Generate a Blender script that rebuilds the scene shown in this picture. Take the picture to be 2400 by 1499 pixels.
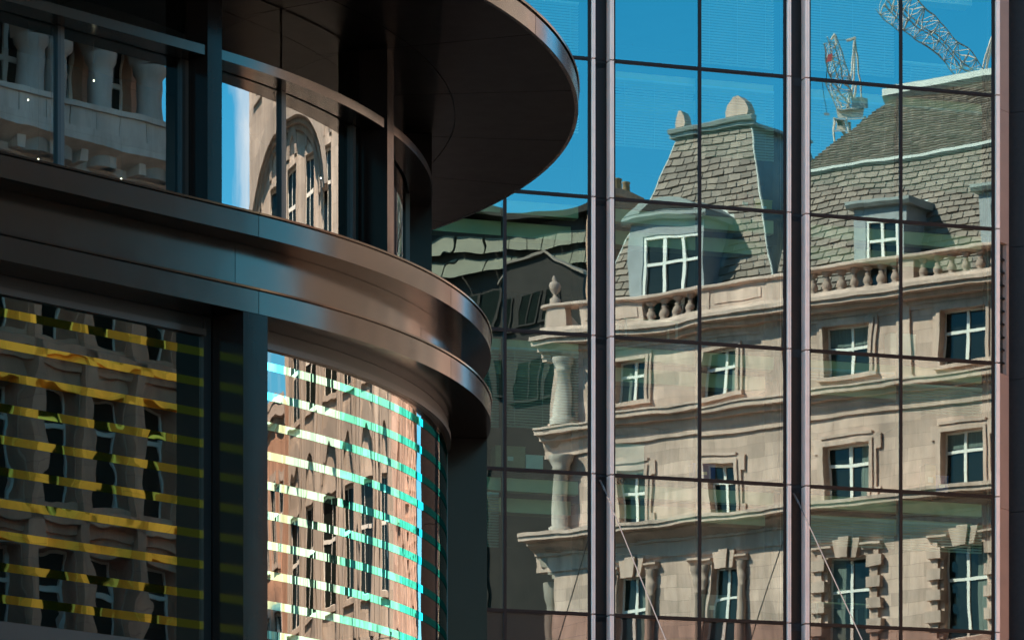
import bpy, bmesh, math, random
from mathutils import Vector, Matrix
random.seed(7)
for o in list(bpy.data.objects): bpy.data.objects.remove(o)
sc = bpy.context.scene
COL = sc.collection
PI = math.pi
EYE = 1.6                                  # eye height; every z below is measured from the eye
# ------------------------------------------------------------------ camera, sky, sun, exposure
FPX, VH = 9191.5, 2718.7                   # focal length and horizon row in photo pixels (2400 x 1499)
cam = bpy.data.cameras.new('camera'); camo = bpy.data.objects.new('camera', cam); COL.objects.link(camo)
camo.location = (0, 0, EYE); camo.rotation_euler = (PI/2, 0, 0)
cam.sensor_width = 36; cam.lens = FPX/2400*36; cam.shift_x = 0; cam.shift_y = (VH-749.5)/2400
cam.clip_start = 1; cam.clip_end = 5000
sc.camera = camo
SUN_H = Vector((-.962, -.266)).normalized(); SUN_EL = math.radians(40)
SUN = Vector((SUN_H.x*math.cos(SUN_EL), SUN_H.y*math.cos(SUN_EL), math.sin(SUN_EL)))
w = bpy.data.worlds.new('World'); sc.world = w; w.use_nodes = True
nt = w.node_tree; nt.nodes.clear()
def N(nt, t, **k):
    n = nt.nodes.new(t)
    for a, b in k.items(): setattr(n, a, b)
    return n
out = N(nt, 'ShaderNodeOutputWorld'); bg = N(nt, 'ShaderNodeBackground'); sky = N(nt, 'ShaderNodeTexSky')
sky.sky_type = 'NISHITA'; sky.sun_disc = False; sky.sun_elevation = SUN_EL
sky.sun_rotation = math.atan2(SUN_H.x, SUN_H.y)
sky.altitude = 400; sky.air_density = 1.0; sky.dust_density = 0.1; sky.ozone_density = 2.0
hs = N(nt, 'ShaderNodeHueSaturation'); hs.inputs['Saturation'].default_value = 1.5; hs.inputs['Hue'].default_value = .476
tcw = N(nt, 'ShaderNodeTexCoord'); mpw = N(nt, 'ShaderNodeMapping'); mpw.inputs['Scale'].default_value = (3, 3, 7); mpw.inputs['Location'].default_value = (4.72, -8.96, -.98)
nzw = N(nt, 'ShaderNodeTexNoise'); nzw.inputs['Scale'].default_value = 1.6; nzw.inputs['Detail'].default_value = 6; nzw.inputs['Roughness'].default_value = .55
rpw = N(nt, 'ShaderNodeValToRGB'); rpw.color_ramp.elements[0].position = .56; rpw.color_ramp.elements[1].position = .78
mxw = N(nt, 'ShaderNodeMixRGB'); mxw.inputs[2].default_value = (7.5, 7.8, 8.0, 1)
bg.inputs['Strength'].default_value = 0.11
L = nt.links.new
L(sky.outputs[0], hs.inputs['Color']); L(tcw.outputs['Generated'], mpw.inputs[0]); L(mpw.outputs[0], nzw.inputs['Vector'])
L(nzw.outputs['Fac'], rpw.inputs[0]); L(rpw.outputs[0], mxw.inputs[0]); L(hs.outputs[0], mxw.inputs[1]); L(mxw.outputs[0], bg.inputs[0]); L(bg.outputs[0], out.inputs[0])
sl = bpy.data.lights.new('sun', 'SUN'); sl.energy = 4.4; sl.angle = math.radians(.5); sl.color = (1, .85, .69)
so = bpy.data.objects.new('sun', sl); COL.objects.link(so)
so.rotation_euler = (-SUN).to_track_quat('-Z', 'Y').to_euler(); so.location = (-60, -20, 90)
vs = sc.view_settings; vs.view_transform = 'Standard'; vs.look = 'None'; vs.gamma = 1; vs.use_curve_mapping = False
vs.exposure = 2.3
sc.render.engine = 'CYCLES'
sc.cycles.max_bounces = 10; sc.cycles.glossy_bounces = 6; sc.cycles.transparent_max_bounces = 24; sc.cycles.diffuse_bounces = 4

# ------------------------------------------------------------------ materials
def mat_new(name):
    m = bpy.data.materials.new(name); m.use_nodes = True; nt = m.node_tree; nt.nodes.clear()
    o = N(nt, 'ShaderNodeOutputMaterial'); return m, nt, o
def noise(nt, scale, detail=4, rough=.55, coord='Object', stretch=None):
    tc = N(nt, 'ShaderNodeTexCoord'); nz = N(nt, 'ShaderNodeTexNoise'); nz.inputs['Scale'].default_value = scale
    nz.inputs['Detail'].default_value = detail; nz.inputs['Roughness'].default_value = rough
    src = tc.outputs[coord]
    if stretch:
        mp = N(nt, 'ShaderNodeMapping'); mp.inputs['Scale'].default_value = stretch; nt.links.new(src, mp.inputs[0]); src = mp.outputs[0]
    nt.links.new(src, nz.inputs['Vector']); return nz
def ramp(nt, fac, c0, c1, p0=.3, p1=.7):
    r = N(nt, 'ShaderNodeValToRGB'); r.color_ramp.elements[0].position = p0; r.color_ramp.elements[1].position = p1
    r.color_ramp.elements[0].color = (*c0, 1); r.color_ramp.elements[1].color = (*c1, 1); nt.links.new(fac, r.inputs[0]); return r
def mat_plain(name, c, rough=.6, metal=0., var=.15, scale=2., bump=.0, bscale=30., stretch=None, emit=None, spec=.5):
    m, nt, o = mat_new(name); b = N(nt, 'ShaderNodeBsdfPrincipled'); nt.links.new(b.outputs[0], o.inputs[0])
    nz = noise(nt, scale, 5, stretch=stretch)
    r = ramp(nt, nz.outputs['Fac'], [x*(1-var) for x in c], [min(1, x*(1+var)) for x in c]); nt.links.new(r.outputs[0], b.inputs['Base Color'])
    b.inputs['Roughness'].default_value = rough; b.inputs['Metallic'].default_value = metal; b.inputs['Specular IOR Level'].default_value = spec
    if bump:
        n2 = noise(nt, bscale, 6); bm = N(nt, 'ShaderNodeBump'); bm.inputs['Strength'].default_value = bump; bm.inputs['Distance'].default_value = .02
        nt.links.new(n2.outputs['Fac'], bm.inputs['Height']); nt.links.new(bm.outputs[0], b.inputs['Normal'])
    if emit:
        b.inputs['Emission Color'].default_value = (*emit[0], 1); b.inputs['Emission Strength'].default_value = emit[1]
    return m
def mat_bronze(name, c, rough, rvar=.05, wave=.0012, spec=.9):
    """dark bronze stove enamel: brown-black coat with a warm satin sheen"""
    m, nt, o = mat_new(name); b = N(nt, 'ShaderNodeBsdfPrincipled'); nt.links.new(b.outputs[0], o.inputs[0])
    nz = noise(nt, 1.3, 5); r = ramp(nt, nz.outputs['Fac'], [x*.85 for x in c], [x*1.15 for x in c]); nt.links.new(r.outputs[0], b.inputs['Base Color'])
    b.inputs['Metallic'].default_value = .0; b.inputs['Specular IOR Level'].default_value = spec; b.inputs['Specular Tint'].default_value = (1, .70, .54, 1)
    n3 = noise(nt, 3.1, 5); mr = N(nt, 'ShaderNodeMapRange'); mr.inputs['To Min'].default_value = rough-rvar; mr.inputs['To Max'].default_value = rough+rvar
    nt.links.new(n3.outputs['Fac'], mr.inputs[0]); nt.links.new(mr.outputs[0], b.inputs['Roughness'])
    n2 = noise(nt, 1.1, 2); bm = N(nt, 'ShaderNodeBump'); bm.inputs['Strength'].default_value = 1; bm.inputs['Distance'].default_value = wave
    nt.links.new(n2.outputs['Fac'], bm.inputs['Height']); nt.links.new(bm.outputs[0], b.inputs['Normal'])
    return m
def mat_glass(name, gloss, refl, trans, wave=.004, wscale=.55, rough=.0, fres=True, stretch=(1, 1, 1)):
    """coated architectural glass: mirror layer over tinted clear glass, faintly wavy"""
    m, nt, o = mat_new(name); mx = N(nt, 'ShaderNodeMixShader'); nt.links.new(mx.outputs[0], o.inputs[0])
    tr = N(nt, 'ShaderNodeBsdfTransparent'); tr.inputs[0].default_value = (*trans, 1)
    gl = N(nt, 'ShaderNodeBsdfGlossy'); gl.inputs['Color'].default_value = (*gloss, 1); gl.inputs['Roughness'].default_value = rough
    tc = N(nt, 'ShaderNodeTexCoord'); oi = N(nt, 'ShaderNodeObjectInfo'); ml = N(nt, 'ShaderNodeMath', operation='MULTIPLY'); ml.inputs[1].default_value = 57.
    ad = N(nt, 'ShaderNodeVectorMath', operation='ADD'); nz = N(nt, 'ShaderNodeTexNoise'); nz.inputs['Scale'].default_value = wscale; nz.inputs['Detail'].default_value = 2.2; nz.inputs['Roughness'].default_value = .35
    bm = N(nt, 'ShaderNodeBump'); bm.inputs['Strength'].default_value = 1; bm.inputs['Distance'].default_value = wave
    K = nt.links.new
    K(oi.outputs['Random'], ml.inputs[0]); K(tc.outputs['Object'], ad.inputs[0]); K(ml.outputs[0], ad.inputs[1]); mpg = N(nt, 'ShaderNodeMapping'); mpg.inputs['Scale'].default_value = stretch; K(ad.outputs[0], mpg.inputs[0]); K(mpg.outputs[0], nz.inputs['Vector'])
    K(nz.outputs['Fac'], bm.inputs['Height']); K(bm.outputs[0], gl.inputs['Normal'])
    fr = N(nt, 'ShaderNodeFresnel'); fr.inputs['IOR'].default_value = 1.5
    if fres:
        a = N(nt, 'ShaderNodeMath', operation='ADD', use_clamp=True); a.inputs[1].default_value = refl; K(fr.outputs[0], a.inputs[0]); K(a.outputs[0], mx.inputs[0])
    else: mx.inputs[0].default_value = refl
    K(tr.outputs[0], mx.inputs[1]); K(gl.outputs[0], mx.inputs[2])
    return m
def mat_film(name, c, rough=.012, refl=.9, wave=.002, ws=.8, st=(1, 1, 1)):
    return mat_glass(name, c, refl, [x*.3 for x in c], wave=wave, wscale=ws, rough=rough, fres=False, stretch=st)
def mat_stone(name, c, bw=1.1, bh=.42, mortar=.006, var=.13, streak=.0):
    m, nt, o = mat_new(name); b = N(nt, 'ShaderNodeBsdfPrincipled'); nt.links.new(b.outputs[0], o.inputs[0]); K = nt.links.new
    uv = N(nt, 'ShaderNodeUVMap'); br = N(nt, 'ShaderNodeTexBrick'); br.inputs['Scale'].default_value = 1
    br.inputs['Brick Width'].default_value = bw; br.inputs['Row Height'].default_value = bh; br.inputs['Mortar Size'].default_value = mortar; br.inputs['Bias'].default_value = 0
    br.inputs['Color1'].default_value = (*[x*(1-var) for x in c], 1); br.inputs['Color2'].default_value = (*[min(1, x*(1+var)) for x in c], 1)
    br.inputs['Mortar'].default_value = (*[x*.72 for x in c], 1)
    K(uv.outputs[0], br.inputs['Vector'])
    nz = noise(nt, .9, 6, .62, stretch=(1, 1, .45)); r = ramp(nt, nz.outputs['Fac'], (.70, .69, .68), (1.14, 1.12, 1.1), .32, .68)
    mu = N(nt, 'ShaderNodeMixRGB', blend_type='MULTIPLY'); mu.inputs[0].default_value = 1; K(br.outputs[0], mu.inputs[1]); K(r.outputs[0], mu.inputs[2])
    n4 = noise(nt, 1.7, 6, .7, stretch=(2.2, 2.2, .22)); r4 = ramp(nt, n4.outputs['Fac'], (.62, .59, .56), (1.05, 1.05, 1.05), .36, .56)
    mu2 = N(nt, 'ShaderNodeMixRGB', blend_type='MULTIPLY'); mu2.inputs[0].default_value = .45; K(mu.outputs[0], mu2.inputs[1]); K(r4.outputs[0], mu2.inputs[2])
    K(mu2.outputs[0], b.inputs['Base Color']); b.inputs['Roughness'].default_value = .85
    n2 = noise(nt, 14, 6); bm = N(nt, 'ShaderNodeBump'); bm.inputs['Strength'].default_value = .35; bm.inputs['Distance'].default_value = .01
    K(n2.outputs['Fac'], bm.inputs['Height']); K(bm.outputs[0], b.inputs['Normal'])
    return m
def mat_slate(name, c):
    m, nt, o = mat_new(name); b = N(nt, 'ShaderNodeBsdfPrincipled'); nt.links.new(b.outputs[0], o.inputs[0]); K = nt.links.new
    oi = N(nt, 'ShaderNodeObjectInfo'); nz = noise(nt, 2.3, 5)
    ge = N(nt, 'ShaderNodeNewGeometry'); ad = N(nt, 'ShaderNodeMath', operation='ADD'); K(ge.outputs['Random Per Island'], ad.inputs[0]); K(oi.outputs['Random'], ad.inputs[1])
    fr = N(nt, 'ShaderNodeMath', operation='FRACT'); K(ad.outputs[0], fr.inputs[0])
    r = ramp(nt, fr.outputs[0], [x*.72 for x in c], [x*1.25 for x in c], 0, 1)
    r2 = ramp(nt, nz.outputs['Fac'], (.8, .8, .8), (1.1, 1.1, 1.1)); mu = N(nt, 'ShaderNodeMixRGB', blend_type='MULTIPLY'); mu.inputs[0].default_value = 1
    K(r.outputs[0], mu.inputs[1]); K(r2.outputs[0], mu.inputs[2]); K(mu.outputs[0], b.inputs['Base Color']); b.inputs['Roughness'].default_value = .6
    return m
M = {}
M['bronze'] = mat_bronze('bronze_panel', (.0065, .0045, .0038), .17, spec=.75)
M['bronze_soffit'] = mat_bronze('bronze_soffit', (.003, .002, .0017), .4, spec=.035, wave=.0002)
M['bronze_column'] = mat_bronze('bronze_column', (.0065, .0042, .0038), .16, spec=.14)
M['dark_frame'] = mat_plain('dark_window_frame', (.004, .0035, .0035), .4, 0, .2)
M['brown_frame'] = mat_plain('brown_window_frame', (.03, .02, .016), .35, 0, .1)
M['tower_glass'] = mat_glass('clear_tower_glass', (1, .99, .97), .15, (.6, .68, .68), wave=.003, wscale=.7)
M['lobby_glass'] = mat_glass('bronze_tinted_glass', (1.0, .86, .75), .11, (.5, .46, .43), wave=.0042, wscale=.9)
M['bent_glass'] = mat_glass('bent_bronze_glass', (1.0, .92, .85), .13, (.5, .46, .43), wave=.007, wscale=1.8, stretch=(1, 1, .12))
M['yellow_film'] = mat_film('yellow_mirror_film', (1.0, .58, .075), wave=.006, ws=1.0)
M['green_film'] = mat_film('green_dichroic_film', (.55, 1.0, .82), wave=.0045, ws=2.0, st=(1, 1, .16))
M['mint_film'] = mat_film('mint_dichroic_film', (.20, .92, .72), wave=.0045, ws=2.0, st=(1, 1, .16))
M['teal_film'] = mat_film('teal_dichroic_film', (.05, .70, .64), wave=.0045, ws=2.0, st=(1, 1, .16))
M['interior_dark'] = mat_plain('dark_interior', (.02, .017, .016), .7, 0, .3, 1.)
M['interior_mid'] = mat_plain('office_wall', (.05, .048, .042), .8, 0, .15, .6)
M['ceiling'] = mat_plain('office_ceiling', (.2, .2, .18), .8, 0, .08, .5)
M['carpet'] = mat_plain('carpet', (.02, .02, .022), .95, 0, .2, 6)
M['bulkhead'] = mat_plain('painted_bulkhead', (.60, .54, .36), .7, 0, .05, .7)
M['blind'] = mat_plain('venetian_slat', (.5, .58, .55), .5, 0, .06, 1)
M['facade_glass'] = mat_glass('curtain_wall_glass', (.74, .98, 1.0), .165, (.44, .64, .56), wave=.0032, wscale=.5)
M['spandrel'] = mat_glass('grey_spandrel_glass', (1, .98, .96), .06, (.6, .6, .6), wave=.003, wscale=.5)
M['spandrel_back'] = mat_plain('grey_spandrel_back', (.035, .036, .036), .7, 0, .1, .6)
M['mullion'] = mat_plain('dark_mullion', (.012, .006, .005), .4, 0, .15, 2, spec=.15)
M['pier'] = mat_plain('dark_bronze_pier', (.0135, .0072, .0058), .45, 0, .12, 1.2, spec=.15)
M['fin'] = mat_plain('silver_fin', (.72, .49, .405), .4, .0, .06, 2, spec=.2)
M['trim'] = mat_plain('pale_metal_trim', (.30, .20, .165), .45, .0, .06, 1.5, spec=.2)
M['dark_stone'] = mat_plain('dark_granite', (.012, .0068, .0058), .6, 0, .25, 8, bump=.1, bscale=60, spec=.15)
M['rod'] = mat_plain('steel_rod', (.085, .07, .065), .35, 0, .05, spec=.3)
M['stone'] = mat_stone('portland_stone', (.64, .45, .365), 1.1, .42, .010, .2)
M['end_stone'] = mat_stone('end_portland_stone', (.50, .42, .35), 1.2, .45, .006, .15)
M['end_trim'] = mat_stone('end_carved_stone', (.54, .455, .38), 3.1, 5.0, .003, .05)
M['curtain'] = mat_plain('pale_curtain', (.13, .17, .15), .9, 0, .35, 5, stretch=(6, 6, .3))
M['sunlit_stone'] = mat_stone('sunlit_shaft_stone', (.80, .66, .56), 3.1, 5.0, .003, .05)  # paler stone for the corner shafts, sunlight put into its colour
M['stone_trim'] = mat_stone('carved_stone', (.64, .455, .37), 3.1, 5.0, .003, .08)
M['brown_stone'] = mat_stone('brown_sandstone', (.66, .39, .27), .9, .4, .006, .1)
M['pale_stone'] = mat_stone('weathered_pale_stone', (.58, .48, .41), 1.6, .8, .005, .1)
M['slate'] = mat_slate('slate_tile', (.235, .172, .13))
M['lead'] = mat_plain('lead_flashing', (.27, .285, .265), .5, .1, .12, 2)
M['white_paint'] = mat_plain('white_window_paint', (.82, .78, .70), .45, 0, .06, 3)
M['old_pane'] = mat_plain('window_pane', (.012, .016, .014), .05, 0, .3, .6, spec=.35)
M['grey_wood'] = mat_plain('grey_dormer_cheek', (.30, .31, .31), .6, .1, .12, 3)
M['void'] = mat_plain('unlit_room', (.012, .012, .012), .9, 0, .2)
M['asphalt'] = mat_plain('asphalt', (.05, .05, .05), .9, 0, .2, 4, bump=.3, bscale=80)
M['paving'] = mat_stone('pavement', (.24, .23, .21), .9, .6, .01, .1)
M['crane_steel'] = mat_plain('white_crane_steel', (.62, .52, .44), .5, 0, .1, 2)
M['crane_red'] = mat_plain('red_paint', (.6, .05, .05), .5, 0, .1)
M['clad'] = mat_plain('pale_roof_panel', (.20, .185, .135), .6, 0, .15, 1, spec=.2)
M['clad_dark'] = mat_plain('dark_cladding', (.028, .021, .017), .6, 0, .25, 1, spec=.2)
M['lamp'] = mat_plain('lit_lamp', (.9, .85, .7), .5, emit=((1, .9, .6), 1.6))
M['cardboard'] = mat_plain('cardboard', (.36, .25, .14), .85, 0, .12, 6)
M['paper'] = mat_plain('white_paper', (.75, .75, .72), .8, 0, .05, 6)
M['blue_plastic'] = mat_plain('blue_plastic', (.02, .08, .38), .4, 0, .1)
M['yellow_card'] = mat_plain('yellow_card', (.62, .36, .03), .6, 0, .1)
M['red_plastic'] = mat_plain('red_plastic', (.5, .08, .06), .5, 0, .1)
M['grey_plastic'] = mat_plain('grey_plastic', (.25, .26, .27), .5, 0, .1)

# ------------------------------------------------------------------ builders
class Frame:
    def __init__(s, o, ex, ey): s.o = Vector(o); s.ex = Vector(ex).normalized(); s.ey = Vector(ey).normalized()
    def p(s, x, y, z): q = s.o+s.ex*x+s.ey*y; return Vector((q.x, q.y, z))
    @property
    def ang(s): return math.atan2(s.ex.y, s.ex.x)
WORLD = Frame((0, 0), (1, 0), (0, 1))
class MB:
    def __init__(s, fr=WORLD): s.v = []; s.f = []; s.uv = []; s.fr = fr; s.sm = []
    def add(s, pts, faces, uvs=None, smooth=False):
        b = len(s.v); s.v += [Vector(p) for p in pts]
        for i, f in enumerate(faces):
            s.f.append([b+k for k in f]); s.uv.append(uvs[i] if uvs else None); s.sm.append(smooth)
    def poly(s, pts, uvs=None, smooth=False): s.add(pts, [list(range(len(pts)))], [uvs] if uvs else None, smooth)
    def q(s, pts, uvs=None):                               # quad in frame coordinates
        s.poly([s.fr.p(*p) for p in pts], uvs)
    def box(s, x0, x1, y0, y1, z0, z1):
        if x0 > x1: x0, x1 = x1, x0
        if y0 > y1: y0, y1 = y1, y0
        P = [s.fr.p(x, y, z) for z in (z0, z1) for x, y in ((x0, y0), (x1, y0), (x1, y1), (x0, y1))]
        U = [[(x0, y0), (x0, y1), (x1, y1), (x1, y0)], [(x0, y0), (x1, y0), (x1, y1), (x0, y1)], [(x0, z0), (x1, z0), (x1, z1), (x0, z1)],
             [(y0, z0), (y1, z0), (y1, z1), (y0, z1)], [(x1, z0), (x0, z0), (x0, z1), (x1, z1)], [(y1, z0), (y0, z0), (y0, z1), (y1, z1)]]
        s.add(P, [[0, 3, 2, 1], [4, 5, 6, 7], [0, 1, 5, 4], [1, 2, 6, 5], [2, 3, 7, 6], [3, 0, 4, 7]], U); return s
    def prism_x(s, sec, x0, x1):                           # section (y,z) closed polygon, counter-clockwise seen from +x, extruded along x
        n = len(sec); P = [s.fr.p(x, y, z) for x in (x0, x1) for y, z in sec]
        per = [0]
        for i in range(n): per.append(per[-1]+math.dist(sec[i], sec[(i+1) % n]))
        F = [[i, (i+1) % n, n+(i+1) % n, n+i] for i in range(n)]
        U = [[(x0, sec[i][1]), (x0, sec[(i+1) % n][1]), (x1, sec[(i+1) % n][1]), (x1, sec[i][1])] for i in range(n)]
        F += [list(range(n-1, -1, -1)), list(range(n, 2*n))]; U += [[(a, b) for a, b in sec[::-1]], [(a, b) for a, b in sec]]
        s.add(P, F, U); return s
    def prism_y(s, sec, y0, y1):                           # section (x,z) polygon extruded along y
        n = len(sec); P = [s.fr.p(x, y, z) for y in (y0, y1) for x, z in sec]
        F = [[i, (i+1) % n, n+(i+1) % n, n+i] for i in range(n)]+[list(range(n-1, -1, -1)), list(range(n, 2*n))]
        U = [[(sec[i][0], y0), (sec[(i+1) % n][0], y0), (sec[(i+1) % n][0], y1), (sec[i][0], y1)] for i in range(n)]+[[(a, b) for a, b in sec[::-1]], [(a, b) for a, b in sec]]
        s.add(P, F, U); return s
    def tube(s, a, b, r, seg=6):
        a = Vector(a); b = Vector(b); d = (b-a).normalized(); u = d.orthogonal().normalized(); v = d.cross(u)
        P = [c+(u*math.cos(2*PI*i/seg)+v*math.sin(2*PI*i/seg))*r for c in (a, b) for i in range(seg)]
        F = [[i, (i+1) % seg, seg+(i+1) % seg, seg+i] for i in range(seg)]+[list(range(seg))[::-1], list(range(seg, 2*seg))]
        s.add(P, F); return s
    def lathe(s, prof, x, y, seg=12):                      # profile (r,z) round a vertical axis at frame x,y
        n = len(prof); c = s.fr.p(x, y, 0); P = []
        for r, z in prof:
            for i in range(seg): P.append((c.x+r*math.cos(2*PI*i/seg), c.y+r*math.sin(2*PI*i/seg), z))
        F = [[k*seg+i, k*seg+(i+1) % seg, (k+1)*seg+(i+1) % seg, (k+1)*seg+i] for k in range(n-1) for i in range(seg)]
        s.add(P, F, None, True); s.add(P[:seg], [list(range(seg))[::-1]]); s.add(P[-seg:], [list(range(seg))]); return s
    def build(s, name, mat, parent=None, recalc=False, zoff=EYE, loc=None):
        me = bpy.data.meshes.new(name); off = Vector((0, 0, 0))
        p = parent
        while p is not None: off += p.location; p = p.parent
        me.from_pydata([Vector((v[0], v[1], v[2]+zoff))-off for v in s.v], [], s.f)
        if any(u for u in s.uv):
            ul = me.uv_layers.new(name='UVMap'); k = 0
            for f, u in zip(s.f, s.uv):
                for i in range(len(f)):
                    if u: ul.data[k].uv = u[i]
                    k += 1
        if any(s.sm): me.polygons.foreach_set('use_smooth', s.sm)
        if recalc:
            bm = bmesh.new(); bm.from_mesh(me); bmesh.ops.recalc_face_normals(bm, faces=bm.faces); bm.to_mesh(me); bm.free()
        me.materials.append(M[mat]); o = bpy.data.objects.new(name, me); COL.objects.link(o)
        if parent: o.parent = parent
        return o
def tag(o, label=None, cat=None, group=None, kind=None):
    if label: o['label'] = label
    if cat: o['category'] = cat
    if group: o['group'] = group
    if kind: o['kind'] = kind
    return o
def thing(name, label, cat, loc, group=None):
    o = bpy.data.objects.new(name, None); COL.objects.link(o); o.location = loc; o.empty_display_size = .5
    return tag(o, label, cat, group)
def inst(me, name, parent, p, rz=0., rot=None, scale=None):                    # an object that shares mesh data; p in world (z from the eye)
    o = bpy.data.objects.new(name, me); COL.objects.link(o); o.parent = parent
    off = Vector((0, 0, 0)); q = parent
    while q is not None: off += q.location; q = q.parent
    o.location = Vector((p[0], p[1], p[2]+EYE))-off
    if rot is not None: o.rotation_euler = rot
    else: o.rotation_euler = (0, 0, rz)
    if scale: o.scale = scale
    return o
def mesh_of(mb, name, mat):                                # mesh data only
    o = mb.build(name, mat, None, zoff=0); me = o.data; bpy.data.objects.remove(o); return me

# ------------------------------------------------------------------ the glass wall plane (needed by everything it mirrors)
TA = .3217; CA = 1/math.sqrt(1+TA*TA); SA = TA*CA
GP = Vector((660/FPX*107.5, 107.5))
G = Frame(GP, (CA, SA), (-SA, CA))                         # x along the wall, y into the building
GN = Vector((SA, -CA))
def su(u):                                                 # photo column -> metres along the glass wall
    k = (u-1200)/FPX; Y = (GP.y-TA*GP.x)/(1-TA*k); return (k*Y-GP.x)/CA
def zg(u, v):                                              # photo pixel -> height above the eye on the glass wall
    k = (u-1200)/FPX; Y = (GP.y-TA*GP.x)/(1-TA*k); return (VH-v)*Y/FPX
def mirror(x, y):
    p = Vector((x, y)); d = (p-GP).dot(GN); return p-GN*(2*d)

# ------------------------------------------------------------------ ground
g = MB(); S_ = 900
g.q([(-S_, -S_, -1.6), (S_, -S_, -1.6), (S_, S_, -1.6), (-S_, S_, -1.6)])
tag(g.build('ground', 'asphalt'), kind='structure')

# ================================================================== curved bronze corner building
TC = Vector((-12.566, 63.626)); CEN = [TC]; TB = .8084
Tt = Vector((math.cos(TB), math.sin(TB))); Tn = Vector((math.sin(TB), -math.cos(TB)))
def plan(a, R):                                            # a<0: metres along the flat front; a>=0: degrees round the bend
    if CEN[0] is TC:                                       # the drum's bays start .16 m before the bend
        a = a-.17 if a < 0 else (a-.8 if a >= .8 else math.radians(a-.8)*12.2)
    if a < 0: return CEN[0]+Tn*R+Tt*a
    r = math.radians(a); return CEN[0]+(Tn*math.cos(r)+Tt*math.sin(r))*R
def span(a0, a1, step=1.0):
    L_ = [a0]
    if a0 < 0:
        if a1 <= 0: return [a0, a1]
        L_.append(0.)
    st = max(a0, 0.); n = max(1, int(math.ceil((a1-st)/step)))
    L_ += [st+(a1-st)*(i+1)/n for i in range(n)]
    return L_
def sweep(sec, a0, a1, name, mat, parent, step=1.0, smooth=True, closed=True):
    """section (R,z) swept along the front of the building"""
    al = span(a0, a1, step); n = len(sec); mb = MB(); m = len(al)
    for e in range(n if closed else n-1):
        (R0, z0), (R1, z1) = sec[e], sec[(e+1) % n]; P = []; U = []
        ln = 0
        for i, a in enumerate(al):
            p, q = plan(a, R0), plan(a, R1)
            P += [(p.x, p.y, z0), (q.x, q.y, z1)]
        F = [[2*i, 2*i+2, 2*i+3, 2*i+1] for i in range(m-1)]
        mb.add(P, F, None, smooth)
    if closed:
        for a, rev in ((al[0], False), (al[-1], True)):
            P = [(*plan(a, R), z) for R, z in sec]; P = P[::-1] if rev else P
            mb.add(P, [list(range(n))])
    return mb.build(name, mat, parent)
def rect(R0, R1, z0, z1): return [(R0, z0), (R1, z0), (R1, z1), (R0, z1)]
def gapped(seams, fn, g=.012, R=12.2):
    for a, b in zip(seams, seams[1:]):
        ga = g/2 if a < 0 else math.degrees(g/2/R); gb = g/2 if b < 0 else math.degrees(g/2/R)
        fn(a+ga, b-gb)
TOW = thing('curved_corner_building', 'dark bronze corner building with a rounded end and a wide overhanging round canopy', 'building', (TC.x, TC.y, 0))
R1 = 12.225
SEAM = [-49, -45, -40.8, -35.6, -30.4, -25.3, -20.2, -15.15, -10.05, -4.85, 1.84, 26.6, 51.3, 76, 100.7, 125.4, 150]
# lips and recessed fascia, one piece per panel
gapped(SEAM, lambda a, b: sweep(rect(11.70, R1, 13.03, 13.325), a, b, 'upper_ledge_panel', 'bronze', TOW))
gapped(SEAM, lambda a, b: sweep([(11.8, 13.329), (R1-.03, 13.329), (R1-.03, 13.345), (R1+.018, 13.345), (R1+.022, 13.372), (11.8, 13.38)], a, b, 'ledge_cap', 'bronze', TOW))
gapped(SEAM, lambda a, b: sweep(rect(11.4, 11.74, 12.31, 13.026), a, b, 'recessed_fascia_panel', 'bronze', TOW))
gapped(SEAM, lambda a, b: sweep(rect(10.8, R1, 11.94, 12.258), a, b, 'lower_ledge_panel', 'bronze', TOW))
gapped(SEAM, lambda a, b: sweep([(11.6, 12.262), (R1-.03, 12.262), (R1-.03, 12.276), (R1+.018, 12.276), (R1+.022, 12.303), (11.6, 12.306)], a, b, 'ledge_cap', 'bronze', TOW))
sweep(rect(3, 11.69, 13.0, 13.32), -49, 150, 'floor_slab', 'interior_dark', TOW, 3)
sweep(rect(3, 10.79, 11.95, 12.3), -49, 150, 'floor_slab', 'interior_dark', TOW, 3)
sweep(rect(3, 11.7, 6.7, 7.0), -49, 150, 'floor_slab', 'interior_dark', TOW, 3)
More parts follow.
